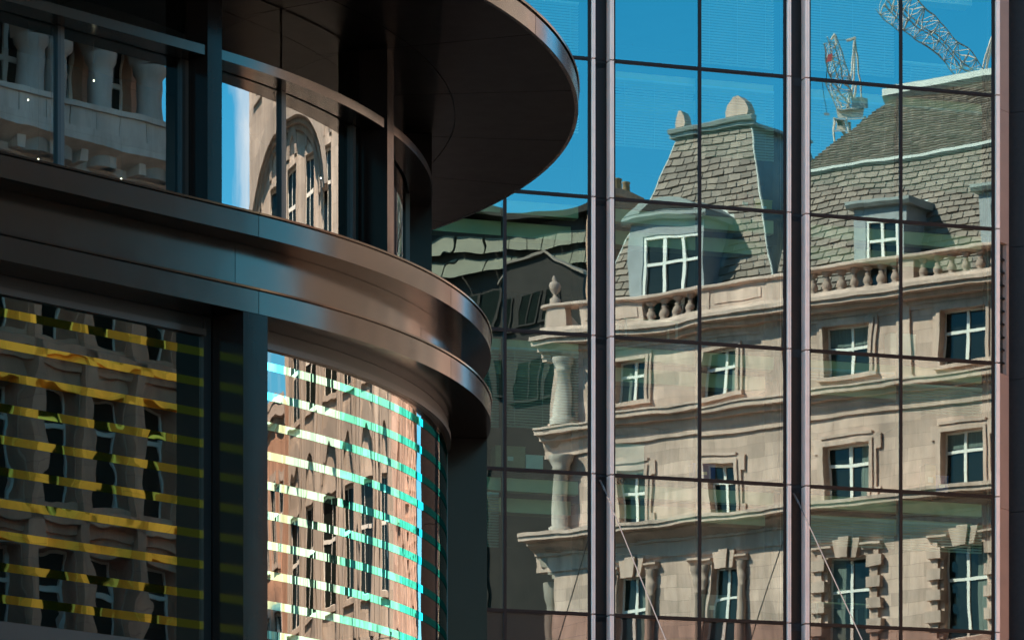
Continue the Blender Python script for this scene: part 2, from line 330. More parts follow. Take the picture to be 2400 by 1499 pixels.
# lower storey: striped windows between broad columns
LG = 11.505
def column(a0, a1, Ra, Rb, z0, z1, name='column'): return sweep(rect(Ra, Rb, z0, z1), a0, a1, name, 'bronze_column', TOW, .5, False)
def deg(m, R): return math.degrees(m/R)
for a in (-30.4, -20.2, -10.05, 1.6, 51.3, 100.7):
    wd = .235 if a < 0 else deg(.235, 12.2)
    column(a-wd, a+wd, 11.3, R1-.012, -1.6, 11.936)
lower = [(-30.1, -20.5), (-19.9, -10.35), (-9.78, -.02), (1.6+deg(.30, 11.6), 51.3-deg(.30, 11.6)), ]
for i, (a, b) in enumerate(lower):
    wn = sweep([(LG, 7.28), (LG, 11.67)], a, b, 'window', 'bent_glass' if i == 3 else 'lobby_glass', TOW, .75, True, False)
    sweep(rect(LG-.06, LG+.07, 11.67, 11.76), a, b, 'head_frame', 'brown_frame', wn)
    sweep(rect(LG-.06, LG+.03, 11.763, 11.937), a, b, 'head_frame', 'dark_frame', wn)
    sweep(rect(LG-.06, LG+.10, 7.0, 7.26), a, b, 'sill_frame', 'brown_frame', wn)
    for e, sg in ((a, 1), (b, -1)):
        t0 = e-sg*(.10 if e < 0 else deg(.10, LG)) if not (e == -.02) else 1.6-deg(.24, 11.6); t1 = e+sg*(.03 if e < 0 else deg(.03, LG))
        lo, hi = min(t0, t1), max(t0, t1)
        sweep(rect(LG-.05, LG+.05, 7.0, 11.937), lo, hi, 'jamb_frame', 'dark_frame', wn, .5, False)
    for k in range(10):
        zt = 11.4976-.429*k
        if i == 2:
            sweep([(LG+.006, zt-.117), (LG+.006, zt)], a+.01, b-.01, 'film_stripe', 'yellow_film', wn, .75, True, False)
        elif i == 3:
            for c0, c1, mt in ((a+.05, 15., 'green_film'), (15., 25., 'mint_film'), (25., b-.05, 'teal_film')):
                sweep([(LG+.006, zt-.117), (LG+.006, zt)], c0, c1, 'film_stripe', mt, wn, .75, True, False)
sweep(rect(8.4, 8.7, 6.9, 11.95), -49, 150, 'inner_wall', 'interior_dark', TOW, 3)
sweep(rect(10.0, 11.75, -1.6, 6.69), -49, 150, 'plinth_wall', 'bronze_column', TOW, 2)
# upper storey: slim columns, transom, glazing set back
UG = 10.855
up = [-26.7, -21.1, -15.5, -9.9, -4.3, 1.9, 25.8, 51.3, 76, 100.7, 125.4]
for a in up:
    wd = .13 if a < 0 else deg(.14, 11.4)
    column(a-wd, a+wd, 10.835, 11.305, 13.385, 16.97, 'upper_column')
def uedge(a, s): return a+s*(.14 if a < 0 else deg(.15, 11.2))
for a, b in zip(up, up[1:]):
    a2, b2 = uedge(a, 1), uedge(b, -1)
    sweep(rect(10.885, 11.275, 15.745, 15.885), a2, b2, 'transom', 'bronze', TOW)
mul = {(-4.3, 1.9): [-2.12, .85], (1.9, 25.8): [12.05, 23.3], (25.8, 51.3): [28.2, 46.0], (-26.7, -21.1): [-24], (-21.1, -15.5): [-18.4], (-15.5, -9.9): [-12.6], (-9.9, -4.3): [-7.5], (51.3, 76): [64], (76, 100.7): [88], (100.7, 125.4): [112]}
for (a, b), ms in mul.items():
    es = [uedge(a, 1)]+ms+[uedge(b, -1)]
    for m in ms:
        wd = .055 if m < 0 else deg(.055, 11)
        sweep(rect(UG-.1, UG+.05, 13.385, 15.74), m-wd, m, 'mullion', 'dark_frame', TOW, .5, False)
        sweep(rect(UG-.1, UG+.045, 13.385, 15.74), m+.002, m+wd*1.2, 'mullion', 'brown_frame', TOW, .5, False)
    for e0, e1 in zip(es, es[1:]):
        d0 = .06 if e0 < 0 else deg(.06, 11)
        p = sweep([(UG, 13.39), (UG, 15.75)], e0+d0, e1-d0, 'window_pane', 'tower_glass', TOW, .75, True, False)
        sweep([(UG, 15.89), (UG, 16.96)], e0+d0*.4, e1-d0*.4, 'window_pane', 'tower_glass', TOW, .75, True, False)
sweep(rect(8.6, 8.9, 13.33, 16.95), -49, 150, 'inner_wall', 'interior_dark', TOW, 3)
sweep(rect(8.91, 10.9, 15.95, 16.0), -49, 150, 'ceiling_panel', 'interior_dark', TOW, 3)
for u, v, R in ((220, 190, 10.2), (66, 235, 10.2), (752, 418, 10.0), (90, 374, 9.8), (284, 420, 9.8)):
    k = (u-1200)/FPX; d = Vector((k, 1)); Y = (R+TC.dot(Tn))/d.dot(Tn)
    if (d*Y-TC).dot(Tt) > 0:
        bq = d.dot(TC); aq = d.dot(d); Y = (bq-math.sqrt(bq*bq-aq*(TC.dot(TC)-R*R)))/aq
    p = d*Y; z = (VH-v)*Y/FPX
    lm = MB(); lm.lathe([(.009, z-.008), (.011, z), (.011, z+.014)], p.x, p.y, 10); sp = lm.build('ceiling_spotlight', 'lamp', TOW)
    hm = MB(); hm.lathe([(.003, z+.015), (.003, 15.949)], p.x, p.y, 6); hm.build('lamp_stem', 'dark_frame', sp)
# closed core, rear and end walls
sweep(rect(10.2, 10.75, 7.01, 11.93), 50.9, 150, 'rear_wall', 'interior_dark', TOW, 2)
sweep(rect(10.2, 10.85, 13.39, 16.97), 53, 150, 'rear_wall', 'interior_dark', TOW, 2)
sweep(rect(11.2, 11.62, 7.01, 11.93), 53, 150, 'rear_panel', 'bronze_column', TOW, 2)
sweep(rect(2.4, 2.95, -1.6, 17.0), -49, 150, 'core_wall', 'interior_dark', TOW, 4)
sweep(rect(2.96, 11.5, -1.6, 17.0), -49.4, -49.02, 'end_wall', 'interior_dark', TOW, 4)
sweep(rect(2.96, 11.5, -1.6, 17.0), 150.05, 152, 'end_wall', 'interior_dark', TOW, 4)
# canopy
RC = 13.96; CEN[0] = Vector((-12.886, 63.561))          # the canopy circle sits a little off the drum's centre
CS = [-49, -45, -40, -35, -30, -25, -20, -15.2, -10.2, -5.2, 0., 12.6, 25.2, 38.3, 51, 63.6, 76.2, 88.8, 101.4, 114, 126.6, 139, 150]
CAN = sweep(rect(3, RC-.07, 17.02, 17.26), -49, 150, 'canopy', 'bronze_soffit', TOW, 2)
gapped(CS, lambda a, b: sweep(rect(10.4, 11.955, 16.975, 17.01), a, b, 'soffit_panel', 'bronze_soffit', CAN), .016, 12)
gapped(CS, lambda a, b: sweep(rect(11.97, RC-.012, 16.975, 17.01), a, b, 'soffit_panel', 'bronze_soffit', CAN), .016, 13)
CF = [-49, -45, -40, -35, -30, -25, -20, -15.2, -10.2, -5.2, 0., 25.2, 51, 76.2, 101.4, 126.6, 150]
gapped(CF, lambda a, b: sweep(rect(RC-.06, RC, 16.968, 17.255), a, b, 'fascia_panel', 'bronze', CAN), .014, 14)
gapped(CF, lambda a, b: sweep([(RC-.3, 17.262), (RC-.05, 17.262), (RC-.05, 17.29), (RC+.02, 17.29), (RC+.025, 17.325), (RC-.3, 17.33)], a, b, 'fascia_cap', 'bronze', CAN), .014, 14)
CEN[0] = TC
# added unseen block over the canopy, placed to shade the arcade building
ub = Frame(TC+Tn*4.+Tt*(-48), Tt, -Tn)
for k in range(15):
    z0 = 17.34+3.8*k
    b_ = MB(ub); b_.box(0, 20, .3, 7.7, z0, z0+2.6); b_.build('shade_block_core', 'dark_frame', TOW)
    b_ = MB(ub); b_.box(-.05, 20.05, 0, 8, z0+2.6, z0+3.8); b_.build('shade_block_band', 'bronze_column', TOW)

# ================================================================== glass office building
GB = thing('glass_office_building', 'glass curtain wall office block with dark piers edged by silver fins', 'building', (GP.x, GP.y, 0))
ZR = [-1.6, 3.5, 7.2, 10.95, 14.72, 18.5, 22.22, 25.95, 29.67, 33.4, 37.1]    # storey lines
piers = [(927, 934, 969, 977), (1385, 1392.5, 1427.5, 1436), (1843, 1851, 1884.5, 1894)]
SEND = su(2331.5); SL = su(927)
for a, b, c, d in piers:
    A, B, C_, D = su(a), su(b), su(c), su(d)
    for z0, z1 in zip(ZR, ZR[1:]):
        m = MB(G); m.box(B+.002, C_-.002, .2, .5, z0+.012, z1-.012); pr = m.build('pier_panel', 'pier', GB)
        for x0, x1 in ((A, B), (C_, D)):
            m = MB(G); w_ = (x1-x0)
            m.box(x0, x0+w_*.36, -.10, .45, z0+.02, z1-.02).box(x0+w_*.36, x0+w_*.64, -.085, .45, z0+.02, z1-.02).box(x0+w_*.64, x1, -.10, .45, z0+.02, z1-.02)
            m.build('fin', 'fin', GB)
    m = MB(G); m.box(A+.01, D-.01, .5, .7, -1.6, 37.1); m.build('pier_core', 'mullion', GB)
mids = [1183, 1639.5, 2111]
bays = [(su(977), su(mids[0]), su(1385)), (su(1436), su(mids[1]), su(1843)), (su(1894), su(mids[2]), su(2331))]
mw = .045
pane_i = 0
def pane(x0, x1, z0, z1, mat, bulge, tx, tz, name='glass_pane'):
    """slightly pillowed, slightly tilted pane"""
    mb = MB(G); nx, nz = 8, 10; P = []; U = []
    for j in range(nz+1):
        for i in range(nx+1):
            fx, fz = i/nx*2-1, j/nz*2-1
            y = bulge*(1-fx*fx)*(1-fz*fz)+tx*fx*(x1-x0)/2+tz*fz*(z1-z0)/2
            P.append(G.p(x0+(x1-x0)*i/nx, y, z0+(z1-z0)*j/nz))
    F = [[j*(nx+1)+i, j*(nx+1)+i+1, (j+1)*(nx+1)+i+1, (j+1)*(nx+1)+i] for j in range(nz) for i in range(nx)]
    mb.add(P, F, None, True); return mb.build(name, mat, GB)
rp = random.Random(3)
for bi, (xa, xm, xb) in enumerate(bays):
    m = MB(G); m.box(xm-mw, xm+mw, -.03, .2, 7.2, 37.1); m.build('mullion', 'mullion', GB)
    for x0, x1 in ((xa, xa+.07), (xb-.09, xb)):
        m = MB(G); m.box(x0, x1, -.02, .2, 7.2, 37.1); m.build('edge_mullion', 'mullion', GB)
    for k, (z0, z1) in enumerate(zip(ZR, ZR[1:])):
        for hx0, hx1 in ((xa+.07, xm-mw), (xm+mw, xb-.09)):
            m = MB(G); m.box(hx0+.001, hx1-.001, -.025, .15, z1-.05, z1+.05); m.build('transom', 'mullion', GB)
            m = MB(G); m.box(hx0+.001, hx1-.001, -.04, -.026, z1-.018, z1+.018); m.build('transom_gasket', 'mullion', GB)
            mt = 'facade_glass' if k >= 4 else 'spandrel'
            pane(hx0+.002, hx1-.002, z0+.052, z1-.052, mt, rp.uniform(-.004, .004), rp.uniform(-.0016, .0016), rp.uniform(-.0016, .0016), 'glass_pane' if k >= 4 else 'spandrel_pane')
            if k < 4:
                m = MB(G); m.box(hx0, hx1, .12, .16, z0+.06, z1-.06); m.build('spandrel_back', 'spandrel_back', GB)
# floors, ceilings, bulkheads behind the glass
XL, XR = SL+.3, SEND-.1
for k in range(4, 10):
    z0, z1 = ZR[k], ZR[k+1]
    m = MB(G); m.box(XL, XR, .2, 9, z0-.16, z0+.06); m.build('floor_slab', 'carpet', GB)
    m = MB(G); m.box(XL, XR, 1.5, 9, z1-.62, z1-.56); m.build('ceiling', 'ceiling', GB)
    for bi, (xa, xm, xb) in enumerate(bays):
        m = MB(G); m.box(xa+.06, xb-.25, .32, .62, z1-.52, z1-.17); m.build('bulkhead', 'bulkhead', GB)
        m = MB(G); m.box(xa+.06, xb-.25, .95, 1.49, z1-.98, z1-.60); m.build('inner_bulkhead', 'bulkhead', GB)
    m = MB(G); m.box(XL, XR, 9, 9.2, z0, z1); m.build('rear_wall', 'interior_mid', GB)
    for x in (su(1410), su(1868)):
        m = MB(G); m.box(x-.25, x+.25, 1.2, 1.8, z0+.06, z1-.62); m.build('interior_column', 'interior_mid', GB)
for x in (SL+.1, SEND-.12):
    m = MB(G); m.box(x, x+.2, .52, 9.2, -1.6, 37.1); m.build('side_wall', 'pier', GB)
m = MB(G); m.box(SL, SEND, .1, 9.3, 37.1, 37.6); m.build('roof', 'pier', GB)
m = MB(G); m.box(SL, SEND+.1, 9.25, 9.5, -1.6, 37.1); m.build('back_wall', 'pier', GB)
# venetian blinds: (bay, half, storey, top inset, bottom row in photo)
def blind(bay, half, k, ztop, zbot):
    xa, xm, xb = bays[bay]; x0, x1 = (xa+.14, xm-mw-.05) if half == 0 else (xm+mw+.05, xb-.28)
    mb = MB(G); z = ztop
    mb.box(x0, x1, .2, .27, z, z+.06)
    while z > zbot:
        mb.prism_x([(.205, z-.012), (.262, z-.052), (.264, z-.05), (.207, z-.01)], x0, x1); z -= .075
    o = mb.build('venetian_blind', 'blind', GB); o['kind'] = 'stuff'
    for fx in (.12, .5, .88):
        c = MB(G); x = x0+(x1-x0)*fx; c.box(x-.004, x+.004, .19, .2, z+.06, ztop); c.build('ladder_cord', 'blind', o)
for b_, h_, k, v0, v1, u in ((0, 1, 8, 0, 132, 1300), (1, 1, 8, -60, 150, 1740), (2, 0, 8, -80, 165, 2000), (2, 1, 8, 150, 190, 2200),
                          (0, 1, 7, 265, 300, 1300), (1, 0, 7, 190, 343, 1540), (1, 1, 7, 208, 365, 1740), (2, 0, 7, 236, 432, 2000), (2, 1, 7, 255, 440, 2220),
                          (0, 0, 5, 815, 995, 1160), (0, 1, 5, 820, 1000, 1290), (2, 0, 5, 868, 893, 2000), (2, 1, 5, 905, 965, 2220),
                          (2, 0, 4, 1215, 1278, 2000), (2, 1, 4, 1228, 1288, 2220), (0, 0, 4, 1155, 1275, 1160)):
    blind(b_, h_, k, zg(u, v0), zg(u, v1))
# stay rods from the piers down to the entrance canopy
for u, v in ((1412, 1150), (1866, 1180)):
    x = su(u); z = zg(u, v); a = G.p(x, .2, z+.32); b = G.p(x+.03, -.12, z)
    m = MB(); m.tube(a, b, .03, 8); br = m.build('stay_bracket', 'rod', GB)
    m = MB(); e = G.p(x+.03, -9.2, z-8.8); m.tube(b, e, .016, 8); m.build('stay_rod', 'rod', GB)
# entrance canopy the rods carry (below the picture)
m = MB(G); m.box(SL+6, SEND, -9.6, .05, 9.0-.15, 9.15); m.build('entrance_canopy', 'pier', GB)
# right-hand end: silver fin, pale metal return
m = MB(G); x0, x1 = su(2331.5), su(2340)
for z0, z1 in zip(ZR, ZR[1:]):
    q_ = MB(G); q_.box(x0, x1, -.10, .6, z0+.02, z1-.02); q_.build('fin', 'fin', GB)
RO = G.p(x1, -.08, 0); RD = Vector((math.cos(math.radians(55.6)), math.sin(math.radians(55.6))))
RF = Frame((RO.x, RO.y), RD, (-RD.y, RD.x))
def zr(v, p): return (VH-v)*p.y/FPX
pe = RF.p(.57, 0, 0)
zj = [-1.6, 2.0, 8.4, zr(1195, pe), zr(880, pe), zr(575, pe), zr(265, pe), zr(265, pe)+4.0, 37.1]
for i, (z0, z1) in enumerate(zip(zj, zj[1:])):
    q_ = MB(RF)
    if i == 4: q_.box(.42, .57, .004, .3, z0+.006, z1-.006); q_.box(0.004, .42, .2, .3, z0+.006, z1-.006)
    else: q_.box(0.004, .57, .004, .3, z0+.006, z1-.006)
    q_.build('return_panel', 'trim', GB)
    if i == 4:
        q_ = MB(RF); q_.box(.02, .42, .12, .19, z0+.006, z1-.006); q_.build('vent_recess', 'void', GB)
        for j in range(9):
            q_ = MB(RF); zz = z0+.3+j*.36; q_.box(.03, .41, .05, .118, zz, zz+.05); q_.build('vent_louvre', 'dark_frame', GB)
# ================================================================== dark stone building at the right edge
DS = thing('dark_granite_building', 'plain dark granite wall of the neighbouring building at the right edge', 'building', (pe.x, pe.y, 0))
DF = Frame((pe.x+.004, pe.y), (.912, -.41), (.41, .912))
zs = [-1.6, 2.0, 5.6, 9.2, zr(1512, pe), zr(1200, pe), zr(890, pe), zr(580, pe), zr(265, pe), zr(-50, pe), 37.4]
for z0, z1 in zip(zs, zs[1:]):
    for x0 in (0., 1.5, 3., 4.5, 6., 7.5, 9.):
        q_ = MB(DF); q_.box(x0+.006, x0+1.494, 0, .2, z0+.007, z1-.007); q_.build('granite_slab', 'dark_stone', DS)
q_ = MB(DF); q_.box(-.55, 10.5, .42, 5, -1.6, 37.2); q_.build('wall', 'void', DS)

# ================================================================== old stone corner building (stands behind the camera's right, seen mirrored)
TGV = .69; CGV = 1/math.sqrt(1+TGV*TGV)
YC0 = 136.0
kc = (1300-1200)/FPX; yv = YC0/(1+TGV*kc); VC = Vector((kc*yv, yv))            # mirrored corner
OC = mirror(VC.x, VC.y); far = mirror(VC.x+CGV, VC.y-TGV*CGV); OQ = (far-OC).normalized(); ON = Vector((-OQ.y, OQ.x))
O = Frame(OC, OQ, ON)                                      # x along the street front, y out to the street
OB = thing('stone_corner_building', 'ornate pale stone corner building with balustrades, slate mansard roofs and dormers', 'building', (OC.x, OC.y, 0))
E_ = Vector((.75, -.66)).normalized(); EL = 22.6
EO = OC+E_*EL
EN = Vector((E_.y, -E_.x)); 
if EN.dot(Vector((-1, -1))) < 0: EN = -EN
OE = Frame(EO, -E_, EN)                                    # end front, x runs back to the corner
def qv(u, w=0.):                                           # photo column -> metres along the street front (w metres behind it)
    k = (u-1200)/FPX
    # X=VC.x+c q+s w ; Y=VC.y - s q + c w ; X=kY
    s_, c_ = TGV*CGV, CGV
    return (k*(VC.y+c_*w)-VC.x-s_*w)/(c_+k*s_)
def zv(u, v, w=0.):
    q = qv(u, w); Y = VC.y-TGV*CGV*q+CGV*w; return (VH-v)*Y/FPX
def wall(fr, x0, x1, z0, z1, ops, th, name, mat, parent):
    xs = sorted({x0, x1, *[a for o in ops for a in (o[0], o[1])]}); zs = sorted({z0, z1, *[a for o in ops for a in (o[2], o[3])]})
    mb = MB(fr)
    for a, b in zip(xs, xs[1:]):
        for c, d in zip(zs, zs[1:]):
            mx, mz = (a+b)/2, (c+d)/2
            if any(o[0] < mx < o[1] and o[2] < mz < o[3] for o in ops): continue
            mb.q([(a, 0, c), (b, 0, c), (b, 0, d), (a, 0, d)][::-1], [(a, c), (b, c), (b, d), (a, d)][::-1])
    for a, b, c, d in ops:
        for P in ([(a, 0, c), (a, 0, d), (a, -th, d), (a, -th, c)], [(b, 0, d), (b, 0, c), (b, -th, c), (b, -th, d)], [(a, 0, d), (b, 0, d), (b, -th, d), (a, -th, d)], [(b, 0, c), (a, 0, c), (a, -th, c), (b, -th, c)]):
            mb.q(P, [(p[0]+p[1], p[2]+p[1]) for p in P])
    mb.q([(x0, -1.2, z0), (x1, -1.2, z0), (x1, -1.2, z1), (x0, -1.2, z1)])
    mb.q([(x0, -.0, z1), (x1, -.0, z1), (x1, -1.2, z1), (x0, -1.2, z1)])
    mb.q([(x0, 0, z0), (x0, 0, z1), (x0, -1.2, z1), (x0, -1.2, z0)]); mb.q([(x1, 0, z0), (x1, 0, z1), (x1, -1.2, z1), (x1, -1.2, z0)])
    return mb.build(name, mat, parent)
def window(fr, cx, z0, z1, w_, parent, y=-.22, cross=.62, bars=1, style='plain', surround=True, mat='stone_trim', cur=0):
    a, b = cx-w_/2, cx+w_/2
    m = MB(fr); f_ = .055
    m.box(a, a+f_, y-.06, y, z0, z1).box(b-f_, b, y-.06, y, z0, z1).box(a+f_, b-f_, y-.06, y, z1-f_, z1).box(a+f_, b-f_, y-.06, y+.02, z0, z0+f_*1.3)
    wn = m.build('window', 'white_paint', parent)
    zc = z0+(z1-z0)*cross
    m = MB(fr); m.box(a+f_, b-f_, y-.055, y+.012, zc-.05, zc+.05); m.build('glazing_bar', 'white_paint', wn)
    for i in range(bars):
        x = a+(b-a)*(i+1)/(bars+1)
        for c, d in ((z0+f_*1.3, zc-.051), (zc+.051, z1-f_)):
            m = MB(fr); m.box(x-.052, x+.052, y-.055, y+.008, c, d); m.build('glazing_bar', 'white_paint', wn)
    m = MB(fr); m.q([(a+.02, y-.045, z0+.02), (b-.02, y-.045, z0+.02), (b-.02, y-.045, z1-.02), (a+.02, y-.045, z1-.02)][::-1]); m.build('pane', 'old_pane', wn)
    if cur:
        c0, c1 = (a+f_, a+f_+(b-a)*.3) if cur == 1 else ((b-f_-(b-a)*.26, b-f_) if cur == 2 else (a+f_, b-f_)); zb_ = z0+.08 if cur < 3 else zc+.1
        m = MB(fr); m.q([(c0, y-.044, zb_), (c1, y-.044, zb_), (c1, y-.044, z1-.06), (c0, y-.044, z1-.06)][::-1]); m.build('curtain', 'curtain', wn)
    if surround:
        for k, (gr, pr) in enumerate(((.24, .09), (.12, .15))):
            s = MB(fr); g0 = gr if k == 0 else gr; g1 = 0.0 if k else .12
            s.box(a-gr, a-g1, .002, pr, z0-.0, z1+gr).box(b+g1, b+gr, .002, pr, z0, z1+gr).box(a-g1+.001, b+g1-.001, .002, pr, z1+g1, z1+gr)
            s.build('architrave', mat, wn)
        s = MB(fr); s.box(a-.26, b+.26, .002, .17, z0-.14, z0-.002); s.build('sill', mat, wn)
        if style == 'eared':
            for x0, x1 in ((a-.40, a-.241), (b+.241, b+.40)):
                for c, d in ((z1-.22, z1+.24), (z0-.0, z0+.34)):
                    s = MB(fr); s.box(x0, x1, .002, .09, c, d); s.build('ear_block', mat, wn)
            s = MB(fr); s.box(a-.1, b+.1, .002, .15, z1+.245, z1+.34); s.build('lintel_block', mat, wn)
    return wn
def cornice(fr, x0, x1, z, steps, parent, name='cornice', mat='stone_trim'):
    """steps: (dz0, dz1, projection)"""
    sec = [(-.3, z+steps[0][0])]
    for a, b, p in steps: sec += [(p, z+a), (p*1.0+.0, z+b)]
    sec += [(-.3, z+steps[-1][1])]
    m = MB(fr); m.prism_x(sec, x0, x1); return m.build(name, mat, parent)
qs = [qv(u) for u in (1478, 1690, 1985, 2262)]; qs += [qs[-1]+4.4, qs[-1]+8.8, qs[-1]+13.2]
FL = 30.6                                                  # length of the street front
zF3 = (zv(1475, 950), zv(1475, 850)); zF2 = (zv(1478, 1224), zv(1478, 1102)); zF1 = (16.9, zv(1480, 1352))
ops = []; WQ = [1.15, 1.15]+[1.62]*(len(qs)-2)
F3 = [zF3 if i < 2 else (zF3[0]+.02, zF3[1]+.27) for i in range(len(qs))]
for i, q in enumerate(qs):
    W3 = WQ[i]
    ops += [(q-W3/2, q+W3/2, *F3[i]), (q-W3/2, q+W3/2, *zF2), (q-W3/2, q+W3/2, *zF1)]
    for zz in (12.6, 8.4, 4.2, 0.0): ops.append((q-.6, q+.6, zz, zz+2.5))
wall(O, 0, FL, -1.6, 28.2, ops, .3, 'street_wall', 'stone', OB)
for i, q in enumerate(qs):
    W3 = WQ[i]; window(O, q, *F3[i], W3, OB, cross=.6, cur=(i+1) % 4)
    window(O, q, *zF2, W3, OB, cross=.64, style='eared', cur=(i*2+3) % 5)
    wn = window(O, q, *zF1, W3, OB, cross=.62, surround=False, y=-.26, cur=(i+2) % 3)
    a, b = q-W3/2, q+W3/2; zt = zF1[1]
    # flat hood, keystones
    for j, (dx, tz, wd, pr) in enumerate(((-.33, .0, .24, .20), (0, 0, .34, .32), (.33, .0, .24, .20))):
        s = MB(O); k0, k1 = wd*.42, wd*.60; x = q+dx*.9
        s.prism_y([(x-k0+dx*.0, zt-.05), (x+k0, zt-.05), (x+dx*.28+k1, zt+.62), (x+dx*.28-k1, zt+.62)], .002, pr); s.build('keystone', 'stone_trim', wn)
    for sx in (-1, 1):
        x0, x1 = sorted((q+sx*.56, q+sx*(W3/2+.55))); s = MB(O); s.prism_x([(.002, zt+.16), (.10, zt+.16), (.14, zt+.26), (.28, zt+.30), (.28, zt+.37), (.002, zt+.40)], x0, x1); s.build('hood_cornice', 'stone_trim', wn)
    if i < 2:
        for sx in (-1, 1):
            x = q+sx*(W3/2+.285); s = MB(O); s.lathe([(.13, zF1[0]-2), (.12, zt-.75), (.15, zt-.72), (.10, zt-.66), (.16, zt-.45), (.17, zt-.30), (.12, zt-.26), (.15, zt-.1), (.19, zt-.02), (.19, zt+.14)], x, .14, 12); s.build('colonnette', 'stone_trim', wn)
            x0, x1 = sorted((q+sx*(W3/2+.02), q+sx*(W3/2+.12))); s = MB(O); s.box(x0, x1, .002, .10, zF1[0]-2, zt+.14); s.build('architrave', 'stone_trim', wn)
    else:
        for sx in (-1, 1):
            x = q+sx*(W3/2+.285); s = MB(O); s.box(x-.10, x+.10, .002, .12, zF1[0]-2, zt+.14); s.build('pilaster', 'stone_trim', wn)
            zz = zt-.05
            while zz > zF1[0]-2:
                s = MB(O); s.box(x-.28, x+.28, .004, .26, zz-.36, zz); s.build('rusticated_block', 'stone_trim', wn); zz -= .70
    for zz in (12.6, 8.4, 4.2, 0.0): window(O, q, zz, zz+2.5, 1.2, OB)
# pilasters and sunk panels between the top windows
for u in (1320, 1812, 2118):
    q = qv(u)
    for z0, z1 in ((zv(1475, 978), zv(1475, 800)),):
        s = MB(O); s.box(q-.38, q+.38, .002, .10, z0, z1); s.build('pilaster', 'stone_trim', OB)
        s = MB(O); s.box(q-.30, q+.30, .002, .18, z1-.16, z1).box(q-.46, q+.46, .002, .16, z0, z0+.2); s.build('pilaster_cap', 'stone_trim', OB)
# horizontal mouldings
zc3 = zv(1440, 783); zc2 = zv(1440, 985); zc1 = zv(1440, 1240)
x0, x1 = -.02, FL
cornice(O, -.5, x1, zc3, [(-.62, -.5, .06), (-.5, -.36, .12), (-.36, -.20, .42), (-.20, -.06, .78), (-.06, .06, .88)], OB)
cornice(O, -.35, x1, zc2, [(-.85, -.72, .10), (-.72, -.6, .05), (-.45, -.32, .12), (-.32, -.16, .34), (-.16, 0, .60), (0, .06, .66)], OB)
cornice(O, -.7, x1, zc1, [(-1.15, -1.0, .08), (-1.0, -.62, .05), (-.62, -.52, .14), (-.30, -.22, .60), (-.22, -.08, 1.08), (-.08, .04, 1.15)], OB)
q = .2
while q < FL:                                              # brackets under the great cornice
    s = MB(O); s.prism_x([(.06, zc1-.56), (.22, zc1-.52), (.46, zc1-.34), (.50, zc1-.305), (.06, zc1-.305)], q, q+.2); s.build('cornice_bracket', 'stone_trim', OB); q += .5
# corner pier with scroll and rounded pilaster
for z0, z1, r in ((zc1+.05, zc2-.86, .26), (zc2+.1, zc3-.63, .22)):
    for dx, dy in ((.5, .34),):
        s = MB(O); s.lathe([(r+.10, z0), (r+.10, z0+.2), (r, z0+.28), (r*.9, z1-.5), (r+.05, z1-.45), (r, z1-.38), (r+.10, z1-.2), (r+.14, z1-.1), (r+.14, z1)], dx, dy, 24); s.build('corner_shaft', 'sunlit_stone', OB)
for z, rr in ((zc3, .88), (zc2, .7), (zc1, 1.15)):
    s = MB(O); s.lathe([(rr*.3, z-.5), (rr*.45, z-.36), (rr*.7, z-.2), (rr*.95, z-.08), (rr, z+.045)], .1, -.05, 24); s.build('corner_cornice', 'stone_trim', OB)
# balustrade
zb0 = zc3+.065; zb1 = zv(1440, 702); zl = zb0+.27; zu = zb1-.17
def seg(u): return qv(u, -.1)
BAL = None
s = MB(O); s.prism_x([(-.35, zb0), (.34, zb0), (.34, zb0+.10), (.24, zl), (-.35, zl)], -.3, FL); BAL = s.build('balustrade', 'stone_trim', OB)
s = MB(O); s.prism_x([(-.34, zu+.001), (.24, zu+.001), (.34, zu+.05), (.34, zu+.12), (.24, zb1), (-.34, zb1)], -.3, FL); s.build('coping', 'stone_trim', BAL)
bm_ = MB(); h = zu-zl
prof = [(.115, 0), (.115, .09), (.07, .10), (.105, .2), (.125, .33), (.10, .47), (.055, .60), (.085, .66), (.055, .70), (.05, .76), (.09, .83), (.115, .88), (.115, 1.0)]
bm_.lathe([(r*1.22, z*h) for r, z in prof], 0, 0, 10); bme = mesh_of(bm_, 'baluster', 'stone_trim')
runs = [(1512, 1642, 5), (1896, 2098, 7), (2150, 2345, 6)]
for u0, u1, n in runs:
    a, b = seg(u0), seg(u1)
    for i in range(n):
        p = O.p(a+(b-a)*(i+.5)/n, 0, zl); inst(bme, 'baluster', BAL, p)
for i in range(6): inst(bme, 'baluster', BAL, O.p(seg(2345)+.5+.42*i, 0, zl))
for u0, u1 in ((1290, 1335), (1372, 1512), (1642, 1668), (1668, 1800), (1800, 1838), (1838, 1894), (2098, 2150)):
    a, b = seg(u0), seg(u1); pr = .16 if b-a > .9 else .20
    s = MB(O); s.box(a, b, -.24, pr, zl+.001, zu); p = s.build('pedestal', 'stone_trim', BAL)
    if b-a > .9:
        s = MB(O); s.box(a+.22, b-.22, pr+.001, pr+.035, zl+.16, zu-.16); s.build('sunk_panel', 'stone', p)
# statue-like urn on the corner
ur = MB(O); ur.lathe([(.22, zb1), (.22, zb1+.2), (.10, zb1+.26), (.08, zb1+.36), (.22, zb1+.52), (.27, zb1+.72), (.22, zb1+.86), (.10, zb1+.92), (.12, zb1+1.0), (.03, zb1+1.15)], .1, 0, 14); ur.build('urn', 'stone_trim', OB)
